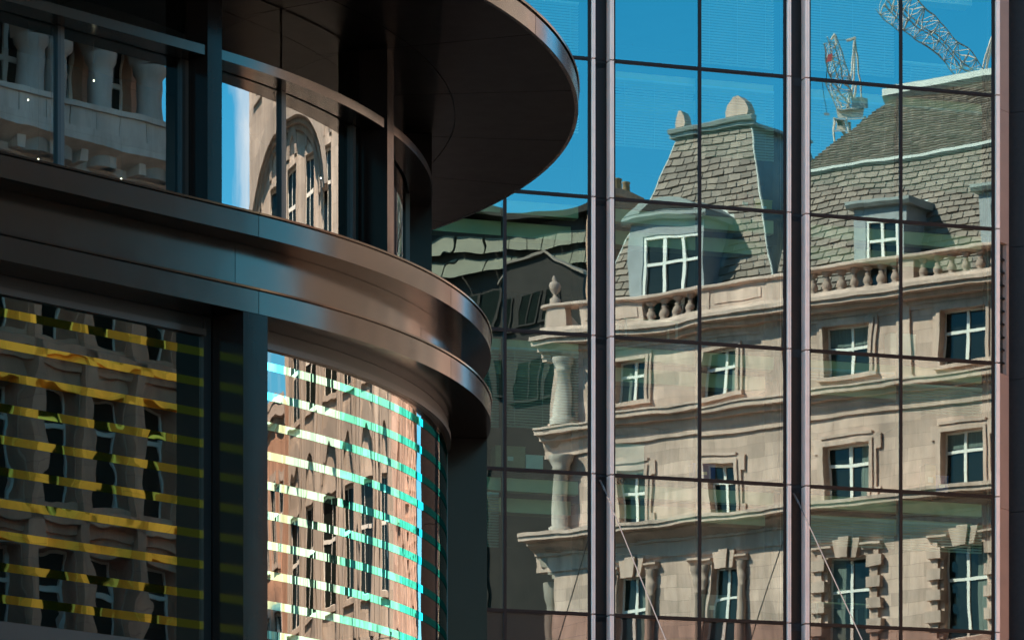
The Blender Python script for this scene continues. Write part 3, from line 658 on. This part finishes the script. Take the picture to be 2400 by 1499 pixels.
# ---- mansard roofs
def slope_slates(fr, bl, br_, tl, tr, rows, wd, parent, name='slate', single=True, mat='slate', cut=None):
    """slates laid on the plane bl-br-tr-tl (frame coordinates)"""
    bl, br_, tl, tr = [Vector(p) for p in (bl, br_, tl, tr)]
    nrm = (br_-bl).cross(tl-bl).normalized()
    if nrm.y < 0 and abs(nrm.y) > .05: nrm = -nrm
    rr = random.Random(5); big = MB(fr); cnt = 0
    for r in range(rows):
        f0, f1 = r/rows, (r+1.12)/rows
        A, B = bl.lerp(tl, f0), br_.lerp(tr, f0); C_, D = bl.lerp(tl, min(1, f1)), br_.lerp(tr, min(1, f1))
        ln = (B-A).length; n = max(1, int(round(ln/wd))); off = .5*(r % 2)
        ed = [0.]+[(i+off+rr.uniform(-.06, .06))/n for i in range(1 if off == 0 else 0, n) if 0 < (i+off)/n < 1]+[1.]
        for e0, e1 in zip(ed, ed[1:]):
            if (e1-e0)*ln < .06: continue
            g_ = .02/ln; a = A.lerp(B, e0+g_); b = A.lerp(B, e1-g_); c = C_.lerp(D, e1-g_); d = C_.lerp(D, e0+g_)
            if cut and cut((a+b+c+d)/4): continue
            lift = .065+rr.uniform(-.014, .02); P = [a+nrm*lift, b+nrm*lift, c+nrm*.006, d+nrm*.006, a+nrm*.004, b+nrm*.004]
            mb = MB(fr) if single else big
            W_ = [fr.p(*p) for p in P]
            mb.add(W_, [[0, 1, 2, 3], [4, 5, 1, 0], [4, 0, 3], [1, 5, 2]])
            if single: mb.build(name, mat, parent); cnt += 1
    if not single:
        o = big.build(name+'_courses', mat, parent); o['kind'] = 'stuff'; return o
def roof_body(fr, pts_b, pts_t, name, parent, mat='lead'):
    mb = MB(fr); n = len(pts_b); P = [fr.p(*p) for p in pts_b+pts_t]
    mb.add(P, [[i, (i+1) % n, n+(i+1) % n, n+i] for i in range(n)]+[list(range(n, 2*n))]); return mb.build(name, mat, parent, recalc=True)
zb = zc3+.1
pb = [(.9, -.75, zb), (8.5, -.75, zb), (8.5, -8, zb), (.9, -8, zb)]
q0, q1 = qv(1590, 3.2), qv(1762, 3.2); zt = zv(1680, 305, 3.2)
pt = [(q0, -3.2, zt), (q1, -3.2, zt), (q1, -6.4, zt), (q0, -6.4, zt)]
PAV = roof_body(O, pb, pt, 'pavilion_roof', OB)
dq = qv(1584, .8); dw = 1.42
cutd = lambda p: abs(p.x-dq) < dw+.02 and p.z < 32.4
slope_slates(O, pb[0], pb[1], pt[0], pt[1], 29, .46, PAV, cut=cutd)
slope_slates(O, pb[1], pb[2], pt[1], pt[2], 25, .5, PAV, single=False)
slope_slates(O, pb[3], pb[0], pt[3], pt[0], 25, .5, PAV, single=False)
m = MB(O); m.box(q0-.22, q1+.22, -6.6, -3.0, zt+.002, zt+.10).prism_x([(-3.18, zt+.1), (-2.88, zt+.14), (-2.84, zt+.26), (-3.0, zt+.34), (-3.2, zt+.32)], q0-.22, q1+.22); m.build('ridge_flashing', 'lead', PAV)
for qq, hh, ww in ((q0+.2, .6, .36), (q1-.45, .72, .9)):
    m = MB(O); m.prism_y([(qq-ww*.5, zt+.341), (qq+ww*.5, zt+.341), (qq+ww*.55, zt+.34+hh*.25), (qq+ww*.38, zt+.34+hh*.7), (qq+ww*.1, zt+.34+hh), (qq-ww*.15, zt+.34+hh*.98), (qq-ww*.42, zt+.34+hh*.6), (qq-ww*.5, zt+.34+hh*.28)], -3.4, -2.95)
    m.build('crest_ornament', 'stone_trim', PAV)
for A_, B_ in ((pb[0], pt[0]), (pb[1], pt[1])):
    m = MB(); a, b = O.p(*A_), O.p(*B_); m.tube(a, b, .05, 8); m.build('hip_roll', 'lead', PAV)
def dormer(q, hw, z0, z1, parent, dep, bars=2, arch=True):
    m = MB(O); y = -.35
    m.box(q-hw, q-hw+.42, y-dep, y, z0, z1+.45).box(q+hw-.42, q+hw, y-dep, y, z0, z1+.45).box(q-hw+.421, q+hw-.421, y-dep, y-.0, z1, z1+.449)
    dm = m.build('dormer', 'grey_wood', parent)
    m = MB(O); m.prism_x([(y-dep, z1+.451), (y+.22, z1+.451), (y+.30, z1+.56), (y+.30, z1+.66), (y-dep, z1+.70)], q-hw-.2, q+hw+.2); m.build('dormer_cornice', 'lead', dm)
    if arch:
        n = 14; sec = [(q-hw-.2+(2*hw+.4)*i/n, z1+.70+.75*math.sin(PI*i/n)) for i in range(n+1)]
        m = MB(O); m.prism_y(sec, y-dep, y+.24); m.build('dormer_pediment', 'lead', dm)
        sec2 = [(q-hw*.72+(1.44*hw)*i/n, z1+.74+.46*math.sin(PI*i/n)) for i in range(n+1)]
        m = MB(O); m.prism_y(sec2, y+.242, y+.27); m.build('pediment_panel', 'clad_dark', dm)
    a, b = q-hw+.421, q+hw-.421
    m = MB(O)
    m.box(a, a+.1, y-.14, y-.03, z0, z1-.001).box(b-.1, b, y-.14, y-.03, z0, z1-.001).box(a+.1, b-.1, y-.14, y-.03, z1-.1, z1-.001); fr_ = m.build('dormer_frame', 'white_paint', dm)
    zc = z0+(z1-z0)*.72
    m = MB(O); m.box(a+.1, b-.1, y-.13, y-.05, zc-.045, zc+.045)
    for i in range(bars): x = a+(b-a)*(i+1)/(bars+1); m.box(x-.05, x+.05, y-.128, y-.048, z0, z1-.1)
    m.build('glazing_bar', 'white_paint', dm)
    m = MB(O); m.q([(a, y-.12, z0), (b, y-.12, z0), (b, y-.12, z1), (a, y-.12, z1)][::-1]); m.build('pane', 'old_pane', dm)
dormer(dq, dw, zb, zv(1584, 552, .4), OB, 2.2)
# main roof to the right
mb_ = [(7.9, -1.1, zb), (FL, -1.1, zb), (FL, -12, zb), (7.9, -12, zb)]
zm = zv(2180, 362, 2.4); mt_ = [(8.3, -2.5, zm), (FL, -2.5, zm), (FL, -11, zm), (8.3, -11, zm)]
MR = roof_body(O, mb_, mt_, 'main_roof', OB)
ds = [(qv(2066, .5), 1.0), (qv(2066, .5)+4.75, 1.0)]
slope_slates(O, mb_[0], mb_[1], mt_[0], mt_[1], 22, .44, MR, single=False, cut=lambda p: any(abs(p.x-d) < h_+.02 and p.z < 31.6 for d, h_ in ds))
slope_slates(O, mb_[3], mb_[0], mt_[3], mt_[0], 18, .52, MR, single=False)
zt2 = zv(2200, 205, 7); ut = [(qv(2085, 7), -7.2, zt2), (FL, -7.2, zt2), (FL, -8.4, zt2), (qv(2085, 7), -8.4, zt2)]
ub_ = [(7.6, -2.55, zm+.02), (FL, -2.55, zm+.02), (FL, -11, zm+.02), (7.6, -11, zm+.02)]
UR = roof_body(O, ub_, ut, 'upper_roof', OB)
slope_slates(O, ub_[0], ub_[1], ut[0], ut[1], 26, .3, UR, single=False)
slope_slates(O, ub_[3], ub_[0], ut[3], ut[0], 26, .3, UR, single=False)
m = MB(O); m.prism_x([(-2.75, zm-.02), (-2.42, zm-.02), (-2.34, zm+.06), (-2.36, zm+.16), (-2.7, zm+.2)], 8.2, FL); m.build('roof_flashing', 'lead', MR)
m = MB(O); m.prism_x([(-8.6, zt2), (-7.1, zt2-.1), (-6.9, zt2+.1), (-6.95, zt2+.34), (-7.3, zt2+.46), (-8.6, zt2+.46)], ut[0][0]-.3, FL); m.build('ridge_flashing', 'lead', UR)
for d, h_ in ds: dormer(d, h_, zb, zv(2066, 520, .4), OB, 1.6, 1, False)
# chimneys
for q, y, z0, z1 in ((qv(1448, 2.6), -2.6, zb, zv(1412, 470, 2.6)),):
    m = MB(O); m.box(q-.4, q+.4, y-.9, y+.9, z0, z1).box(q-.5, q+.5, y-1, y+1, z1+.002, z1+.25); ch = m.build('chimney', 'brown_stone', OB)
    for dy in (-.55, 0, .55):
        m = MB(O); m.lathe([(.16, z1+.25), (.13, z1+.7), (.16, z1+.72), (.16, z1+.78)], q, y+dy, 10); m.build('chimney_pot', 'cardboard', ch)
# ---- end front of the same building, reflected in the round corner
def arch_band(fr, cx, z0, r0, r1, y0, y1, name, mat, parent, n=28, sq=1.):
    mb = MB(fr)
    for i in range(n):
        a0, a1 = PI*i/n, PI*(i+1)/n
        P = [(cx+r*math.cos(a), y, z0+(r1*sq-(r1-r) if r < r1 else r1*sq)*math.sin(a)) for y in (y0, y1) for r, a in ((r0, a0), (r1, a0), (r1, a1), (r0, a1))]
        W_ = [fr.p(*p) for p in P]
        mb.add(W_, [[4, 5, 6, 7], [0, 4, 7, 3], [1, 2, 6, 5]]+([[0, 1, 5, 4]] if i == 0 else [])+([[2, 3, 7, 6]] if i == n-1 else []))
    return mb.build(name, mat, parent, recalc=True)
eo = []; ex = [2.0+3.72*i for i in range(6)]
for x in ex:
    eo += [(x-.7, x+.7, 26.2, 27.3), (x-.85, x+.85, 21.4, 23.5), (x-.95, x+.95, 18.0, 20.0), (x-.95, x+.95, 13.0, 15.7)]
    eo += [(x-.7, x+.7, zz, zz+2.7) for zz in (8.4, 4.2, 0.)]
wall(OE, 0, EL, -1.6, zc3+.1, eo, .3, 'end_wall', 'end_stone', OB)
for a, b, c, d in eo:
    wn = window(OE, (a+b)/2, c, d, b-a, OB, cross=.6, mat='end_trim')
    if c == 13.0: arch_band(OE, (a+b)/2, d+.25, .95, 1.5, .003, .34, 'arched_hood', 'end_trim', wn, 14)
    if c == 21.4: arch_band(OE, (a+b)/2, d+.2, .55, 1.0, .003, .22, 'arched_hood', 'end_trim', wn, 14)
for z, p in ((zc3, .55), (20.7, .5), (11.9, .4)): cornice(OE, -.4, EL-.02, z+.012, [(-.6, -.45, p*.2), (-.45, -.2, p*.5), (-.2, 0, p), (0, .08, p*1.05)], OB, 'cornice', 'end_trim')
for i in range(6):
    x = .2+3.72*i; m = MB(OE); m.box(x-.3, x+.3, .003, .24, 12.0, 20.09); m.build('pilaster', 'end_trim', OB)
m = MB(OE); m.box(-.3, EL, -.3, .25, zc3+.095, zc3+1.2); m.build('parapet', 'end_trim', OB)
for i in range(7):
    for dx in (-.62, .62):
        x = .14+3.72*i+dx
        if 0 < x < EL-.3:
            m = MB(OE); m.lathe([(.3, 12.0), (.3, 12.3), (.23, 12.4), (.2, 19.0), (.19, 19.3), (.28, 19.5), (.32, 20.0), (.32, 20.09)], x, .26, 14); m.build('engaged_column', 'end_trim', OB)
GX = EL-14.2
for r0, r1, pr, sq in ((7.9, 8.6, .8, .34), (7.4, 7.89, .45, .33), (6.7, 7.0, .2, .33)):
    arch_band(OE, GX, 22.4, r0, r1, .003, pr, 'relief_arch', 'end_trim', OB, 36, sq)
# body behind both fronts
m = MB(O); P = [O.p(.4, -.9, 0), O.p(FL, -.9, 0), O.p(FL, -12, 0), OE.p(.5, -9, 0), OE.p(.5, -1.0, 0)]
m.add([(p.x, p.y, z) for z in (-1.6, zc3) for p in P], [[i, (i+1) % 5, 5+(i+1) % 5, 5+i] for i in range(5)]+[[5, 6, 7, 8, 9]]); m.build('rear_block', 'brown_stone', OB, recalc=True)

# ================================================================== low annex beyond the end front
AX = Frame(EO+E_*13.+EN*1.5, -E_, EN)
AXo = thing('low_stone_annex', 'low plain stone annex at the far end of the ornate building', 'building', (AX.o.x, AX.o.y, 0))
ops = [(x-.6, x+.6, z, z+2.0) for x in (1.6, 4.4, 7.2, 10.0, 12.4) for z in (14.6, 11.4, 8.2, 5.0, 1.8)]
wall(AX, 0, 13.4, -1.6, 18.6, ops, .3, 'street_wall', 'brown_stone', AXo)
for a, b, c, d in ops: window(AX, (a+b)/2, c, d, b-a, AXo, mat='pale_stone')
cornice(AX, -.2, 13.39, 18.4, [(-.5, -.3, .15), (-.3, 0, .45), (0, .21, .5)], AXo, 'cornice', 'pale_stone')
m = MB(AX); m.box(.05, 13.35, -8, -1.21, -1.6, 18.5); m.build('rear_block', 'brown_stone', AXo)

# ================================================================== shaded arcade building mirrored in the flat striped window
CB0 = Vector((23.4, 56.4))-Tt*2.6; CL = 13.; CB = Frame(CB0-Tt*CL, Tt, -Tn)         # x towards its right end (30), y out to the street
CBo = thing('arcade_building', 'brown stone building with a column arcade on its top floor, mirrored in the bronze building', 'building', (CB0.x, CB0.y, 0))
pit = 1.36; nb = 9; zf = [-1.6, 2.6, 5.9, 9.2, 12.5, 15.8, 19.1]
ops = []
for i in range(nb):
    cx = CL-1.0-pit*i
    for z in zf[1:6]: ops.append((cx-.5, cx+.5, z+.7, z+3.05))
    ops.append((cx-.45, cx+.45, -1.2, 2.0))
wall(CB, 0, CL, -1.6, 20.2, ops, .45, 'street_wall', 'brown_stone', CBo)
for a, b, c, d in ops: window(CB, (a+b)/2, c, d, b-a, CBo, y=-.4, cross=.7, bars=0, surround=False)
for i in range(nb+1):
    x = CL-.33-pit*i
    m = MB(CB); m.box(x-.13, x+.13, .003, .26, -1.6, 19.0); m.build('pilaster', 'brown_stone', CBo)
for z in (2.7, 6.0, 9.3, 12.6, 15.9): cornice(CB, 0, CL+.1, z+.3, [(-.3, -.1, .1), (-.1, .12, .26)], CBo, 'string_course', 'brown_stone')
cornice(CB, -.1, CL+.3, 20.85, [(-1.3, -1.1, .15), (-.8, -.6, .25), (-.6, -.42, .55), (-.2, .1, 1.15)], CBo, 'balcony', 'pale_stone')
for i in range(17): m = MB(CB); m.box(i*.78+.1, i*.78+.3, .05, .9, 20.3, 20.64); m.build('balcony_bracket', 'pale_stone', CBo)
for i in range(20):
    m = MB(CB); m.box(i*.66, i*.66+.64, .93, 1.08, 20.96, 21.38); m.build('parapet_panel', 'pale_stone', CBo)
m = MB(CB); m.box(0, CL+.15, .86, 1.14, 21.385, 21.5); m.build('parapet_coping', 'pale_stone', CBo)
wall(CB, 0, CL, 20.2, 26.6, [(CL-1.0-pit*i-.4, CL-1.0-pit*i+.4, 20.9, 23.4) for i in range(nb)], .3, 'loggia_wall', 'brown_stone', CBo).location.y = 0
for i in range(nb): window(CB, CL-1.0-pit*i, 20.9, 23.4, .8, CBo, y=-.25, surround=False)
cx_ = [CL-.6, CL-1.95, CL-3.1, CL-3.75, CL-5.1, CL-6.4, CL-7.7, CL-9.0]
for i, x in enumerate(cx_):
    m = MB(CB); m.lathe([(.34, 20.3), (.34, 20.6), (.29, 20.7), (.27, 22.3), (.26, 22.45), (.34, 22.55), (.36, 22.7)], x, .55, 18); m.build('round_column', 'pale_stone', CBo)
    if i and x-cx_[i-1] < -1: arch_band(CB, (x+cx_[i-1])/2, 22.72, abs(x-cx_[i-1])/2-.22, abs(x-cx_[i-1])/2+.12, .2, .9, 'arch', 'pale_stone', CBo, 16)
m = MB(CB); m.box(-.1, CL+.2, .1, 1.0, 23.6, 26.9); m.build('attic_band', 'pale_stone', CBo)
m = MB(CB); m.box(0, CL, -10, -1.21, -1.6, 26.6); m.build('rear_block', 'brown_stone', CBo)

# ================================================================== panelled building seen left of the old corner (mirrored in the glass)
A_ = mirror(-10.5, 203); B_ = mirror(3.6, 196); PB = Frame(A_, B_-A_, Vector((-(B_-A_).y, (B_-A_).x))); PLn = (B_-A_).length
nv = PB.ey
PBo = thing('panelled_roof_building', 'modern building with two rows of pale roof panels under its dark eave', 'building', (A_.x, A_.y, 0))
def zp(v, Y=199.): return (VH-v)*Y/FPX
m = MB(PB); m.box(0, PLn+4, -9, 0, -1.6, zp(540)); m.build('wall', 'clad_dark', PBo)
m = MB(PB); m.box(-.3, PLn+4.2, -9, .9, zp(538), zp(520)); m.build('eave', 'clad_dark', PBo)
for r, (v0, v1) in enumerate(((608, 574), (652, 618))):
    for i in range(int(PLn/1.05)+3):
        x = i*1.05+.04; m = MB(PB); z0, z1 = zp(v0), zp(v1); e = .35+.25*r
        m.prism_x([(e, z0), (e+.04, z0), (.05, z1), (.0, z1)], x, x+.99); m.build('roof_panel', 'clad', PBo)
for r, (v0, v1) in enumerate(((1000, 690), (1400, 1060))):
    for i in range(5):
        x = .4+i*2.6; m = MB(PB); m.box(x, x+2.3, .002, .05, zp(v0), zp(v1)); m.build('window', 'old_pane', PBo)
        m = MB(PB); m.box(x+1.1, x+1.2, .052, .12, zp(v0), zp(v1)); m.build('glazing_bar', 'clad_dark', PBo)
# pitched dark roof in front of it
A2 = mirror(-1.4, 186); B2 = mirror(4.0, 183); HB = Frame(A2, B2-A2, Vector((-(B2-A2).y, (B2-A2).x))); HL = (B2-A2).length
HBo = thing('gabled_brick_house', 'dark gabled house between the panelled building and the stone corner', 'house', (A2.x, A2.y, 0))
zz = lambda v: (VH-v)*184.5/FPX
m = MB(HB); m.prism_y([(0, -1.6), (HL, -1.6), (HL, zz(660)), (HL*.58, zz(592)), (.5, zz(622)), (0, zz(660))], -6, 0); m.build('wall', 'clad_dark', HBo, recalc=True)
for a, b in (((0, zz(660)), (.5, zz(622))), ((.5, zz(622)), (HL*.58, zz(592))), ((HL*.58, zz(592)), (HL, zz(660)))):
    m = MB(HB); m.prism_y([(a[0], a[1]+.004), (b[0], b[1]+.004), (b[0], b[1]+.12), (a[0], a[1]+.12)], -6.1, .2); m.build('roof_slope', 'slate', HBo, recalc=True)
for x in (.7, 2.2, 3.5):
    for v0, v1 in ((770, 690), (920, 840)):
        m = MB(HB); m.box(x, x+.9, .003, .05, zz(v0), zz(v1)); wn = m.build('window', 'old_pane', HBo)
        m = MB(HB); m.box(x-.08, x, .003, .09, zz(v0), zz(v1)).box(x+.9, x+.98, .003, .09, zz(v0), zz(v1)).box(x+.42, x+.48, .051, .09, zz(v0), zz(v1)); m.build('window_frame', 'clad_dark', wn)
        m = MB(HB); m.box(x-.15, x+1.05, .003, .2, zz(v0)-.12, zz(v0)-.002); m.build('sill', 'clad_dark', wn)
m = MB(HB); m.box(.1, .22, .003, .15, -1.6, zz(665)); m.build('rain_pipe', 'clad_dark', HBo)

# ================================================================== tower cranes above the roofs
def lattice(mb, a, b, wd, n, r=.05, up=Vector((0, 0, 1))):
    a, b = Vector(a), Vector(b); d = (b-a).normalized(); s_ = d.cross(up)
    s_ = (s_ if s_.length > .1 else d.cross(Vector((1, 0, 0)))).normalized(); t_ = s_.cross(d)
    c = [(s_*i+t_*j)*wd/2 for i, j in ((-1, -1), (1, -1), (1, 1), (-1, 1))]
    for o in c: mb.tube(a+o, b+o, r, 5)
    for k in range(n):
        p, q = a.lerp(b, k/n), a.lerp(b, (k+1)/n)
        for i in range(4):
            j = (i+1) % 4; mb.tube(p+c[i], (q+c[j]) if k % 2 == i % 2 else (q+c[i]), r*.6, 4) if k % 2 == i % 2 else mb.tube(p+c[j], q+c[i], r*.6, 4)
            mb.tube(p+c[i], p+c[j], r*.5, 4)
def vp(u, v, Y):                                           # a mirrored point seen at photo pixel (u,v), Y metres away behind the glass
    p = mirror((u-1200)/FPX*Y, Y); return Vector((p.x, p.y, (VH-v)*Y/FPX))
Yc = 225.
base = vp(1980, 300, Yc)
CR = thing('tower_crane', 'white lattice tower crane head with a drooping hook beside the slate ridge', 'crane', (base.x, base.y, 0), 'cranes above the roofs')
m = MB(); lattice(m, (base.x, base.y, -1.6), vp(1980, 262, Yc), 1.5, 34, .08); m.build('mast', 'crane_steel', CR)
def vbox(u0, u1, v0, v1, dep, name, mat, par, Y=Yc):
    mb = MB(); P = []
    for Y_ in (Y-dep/2, Y+dep/2):
        for u, v in ((u0, v1), (u1, v1), (u1, v0), (u0, v0)): P.append(vp(u, v, Y_) if Y_ == Y-dep/2 else vp(u, v, Y)+(vp(1980, 300, Y+dep/2)-vp(1980, 300, Y)))
    P[:4] = [vp(u, v, Y)-(vp(1980, 300, Y+dep/2)-vp(1980, 300, Y)) for u, v in ((u0, v1), (u1, v1), (u1, v0), (u0, v0))]
    mb.add(P, [[0, 1, 2, 3], [7, 6, 5, 4], [0, 4, 5, 1], [1, 5, 6, 2], [2, 6, 7, 3], [3, 7, 4, 0]]); return mb.build(name, mat, par, recalc=True)
vbox(1948, 2016, 240, 262, 2., 'slewing_platform', 'crane_steel', CR)
vbox(1986, 2028, 212, 239, 2.4, 'counterweight', 'grey_plastic', CR)
cb = vbox(1944, 1972, 268, 300, 1.2, 'operator_cab', 'crane_steel', CR)
vbox(1946, 1962, 272, 288, 1.26, 'cab_window', 'old_pane', cb)
for k, (u0, u1, v) in enumerate(((1935, 2022, 264), (1950, 2010, 236), (1940, 2000, 301))):
    vbox(u0, u1, v, v+3, 2.6, 'walkway', 'crane_steel', CR)
m = MB(); lattice(m, vp(1975, 240, Yc), vp(1917, 92, Yc-3), .8, 8, .045); jb = m.build('jib', 'crane_steel', CR)
m = MB(); m.tube(vp(1917, 92, Yc-3), vp(1932, 78, Yc-3), .09, 5).tube(vp(1932, 78, Yc-3), vp(1940, 110, Yc-3), .09, 5); m.build('jib_head', 'crane_steel', jb)
m = MB(); a = vp(2000, 88, Yc)
for u in (1975, 1988, 2012): m.tube(a, vp(u, 240, Yc+(u-1988)*.05), .08, 5)
m.tube(vp(1972, 95, Yc), vp(2003, 84, Yc), .12, 5); m.build('a_frame', 'crane_steel', CR)
m = MB(); m.tube(vp(1937, 96, Yc-3), vp(1974, 94, Yc), .03, 4).tube(vp(1920, 96, Yc-3), vp(1918, 255, Yc-3), .02, 4); m.build('hoist_rope', 'dark_frame', CR)
vbox(1911, 1925, 252, 259, .5, 'hook_block', 'grey_plastic', CR, Yc-3); vbox(1914, 1927, 132, 148, .5, 'sheave_block', 'crane_red', CR, Yc-3)
Yd = 250.
b2 = vp(2300, 190, Yd); CR2 = thing('tower_crane', 'long lattice crane jib sloping up across the corner of the reflected sky', 'crane', (b2.x, b2.y, 0), 'cranes above the roofs')
m = MB(); lattice(m, (b2.x, b2.y, -1.6), vp(2300, 185, Yd), 1.6, 36, .08); m.build('mast', 'crane_steel', CR2)
m = MB(); lattice(m, vp(2290, 180, Yd), vp(2090, -10, Yd-4), 1.1, 15, .045); m.build('jib', 'crane_steel', CR2)
m = MB()
for u in (2300, 2318, 2340): m.tube(vp(2328, 92, Yd), vp(u, 185, Yd), .1, 5)
m.build('a_frame', 'crane_steel', CR2)

# ================================================================== things on the office floors, seen through the glass
def box_thing(u, v, wpx, hpx, dep, mat, name, label, cat, k, lid=None, y=.7):
    """box standing on the sill-height shelf or floor of storey k"""
    x = su(u); Yp = G.p(x, y, 0).y; wd = wpx*Yp/FPX/CA; z0 = ZR[k]+.062; h_ = hpx*Yp/FPX
    t = thing(name, label, cat, (*G.p(x, y, 0).to_2d(), z0+EYE))
    m = MB(G); e = .018
    m.box(x-wd/2, x+wd/2, y, y+e, z0, z0+h_).box(x-wd/2, x+wd/2, y+dep-e, y+dep, z0, z0+h_).box(x-wd/2, x-wd/2+e, y+e, y+dep-e, z0, z0+h_).box(x+wd/2-e, x+wd/2, y+e, y+dep-e, z0, z0+h_).box(x-wd/2+e, x+wd/2-e, y+e, y+dep-e, z0, z0+e)
    m.build('body', mat, t)
    m = MB(G); m.box(x-wd/2-.012, x+wd/2+.012, y-.012, y+dep+.012, z0+h_+.002, z0+h_+.03); m.build('lid' if lid else 'rim', lid or mat, t)
    m = MB(G); m.box(x-.08, x+.08, y-.006, y-.001, z0+h_*.45, z0+h_*.62); m.build('label_patch', 'paper', t)
    return t
box_thing(1812, 470, 40, 34, .4, 'yellow_card', 'storage_box', 'yellow box on the office floor right of the reflected pavilion roof', 'box', 7)
box_thing(1768, 470, 40, 44, .4, 'red_plastic', 'storage_box', 'red tray box beside the yellow box behind the glass', 'box', 7)
box_thing(1672, 1110, 52, 42, .35, 'blue_plastic', 'storage_box', 'blue box in the lower half of the middle bay', 'box', 5)
box_thing(2232, 1150, 30, 46, .35, 'blue_plastic', 'storage_box', 'small blue crate at the foot of the right-hand bay', 'box', 5)
box_thing(2205, 1150, 26, 70, .35, 'cardboard', 'storage_box', 'tall brown carton next to the small blue crate', 'box', 5)
box_thing(2140, 520, 60, 60, .4, 'paper', 'storage_box', 'white carton behind the glass under the main slate roof', 'box', 6)
box_thing(1215, 1090, 70, 58, .45, 'cardboard', 'storage_box', 'wide cardboard box behind the glass beside the bronze building', 'box', 5)
box_thing(1272, 1092, 40, 40, .4, 'paper', 'storage_box', 'white paper box to the right of the wide cardboard box', 'box', 5)
box_thing(1690, 1420, 80, 60, .4, 'grey_plastic', 'storage_box', 'grey low cabinet box at the bottom of the middle bay', 'box', 4)
box_thing(1495, 1090, 70, 78, .3, 'paper', 'storage_box', 'pale document box at the left of the middle bay', 'box', 5)
for u, k, lab in ((2010, 4, 'office desk behind the glass left of the last mullion'), (1560, 6, 'office desk behind the glass below the dormer window')):
    x = su(u); z0 = ZR[k]+.062; t = thing('office_desk', lab, 'desk', (*G.p(x, 1.4, 0).to_2d(), z0+EYE))
    m = MB(G); m.box(x-.8, x+.8, 1.1, 1.9, z0+.7, z0+.74); m.build('desk_top', 'bulkhead', t)
    for dx in (-.74, .74):
        for y in (1.16, 1.84):
            m = MB(G); m.box(x+dx-.03, x+dx+.03, y-.03, y+.03, z0, z0+.699); m.build('leg', 'grey_plastic', t)
    m = MB(G); m.box(x-.3, x+.3, 1.3, 1.34, z0+.88, z0+1.22); mo = m.build('monitor', 'dark_frame', t)
    m = MB(G); m.box(x-.03, x+.03, 1.32, 1.36, z0+.755, z0+.879).box(x-.12, x+.12, 1.26, 1.42, z0+.742, z0+.754); m.build('monitor_stand', 'grey_plastic', mo)
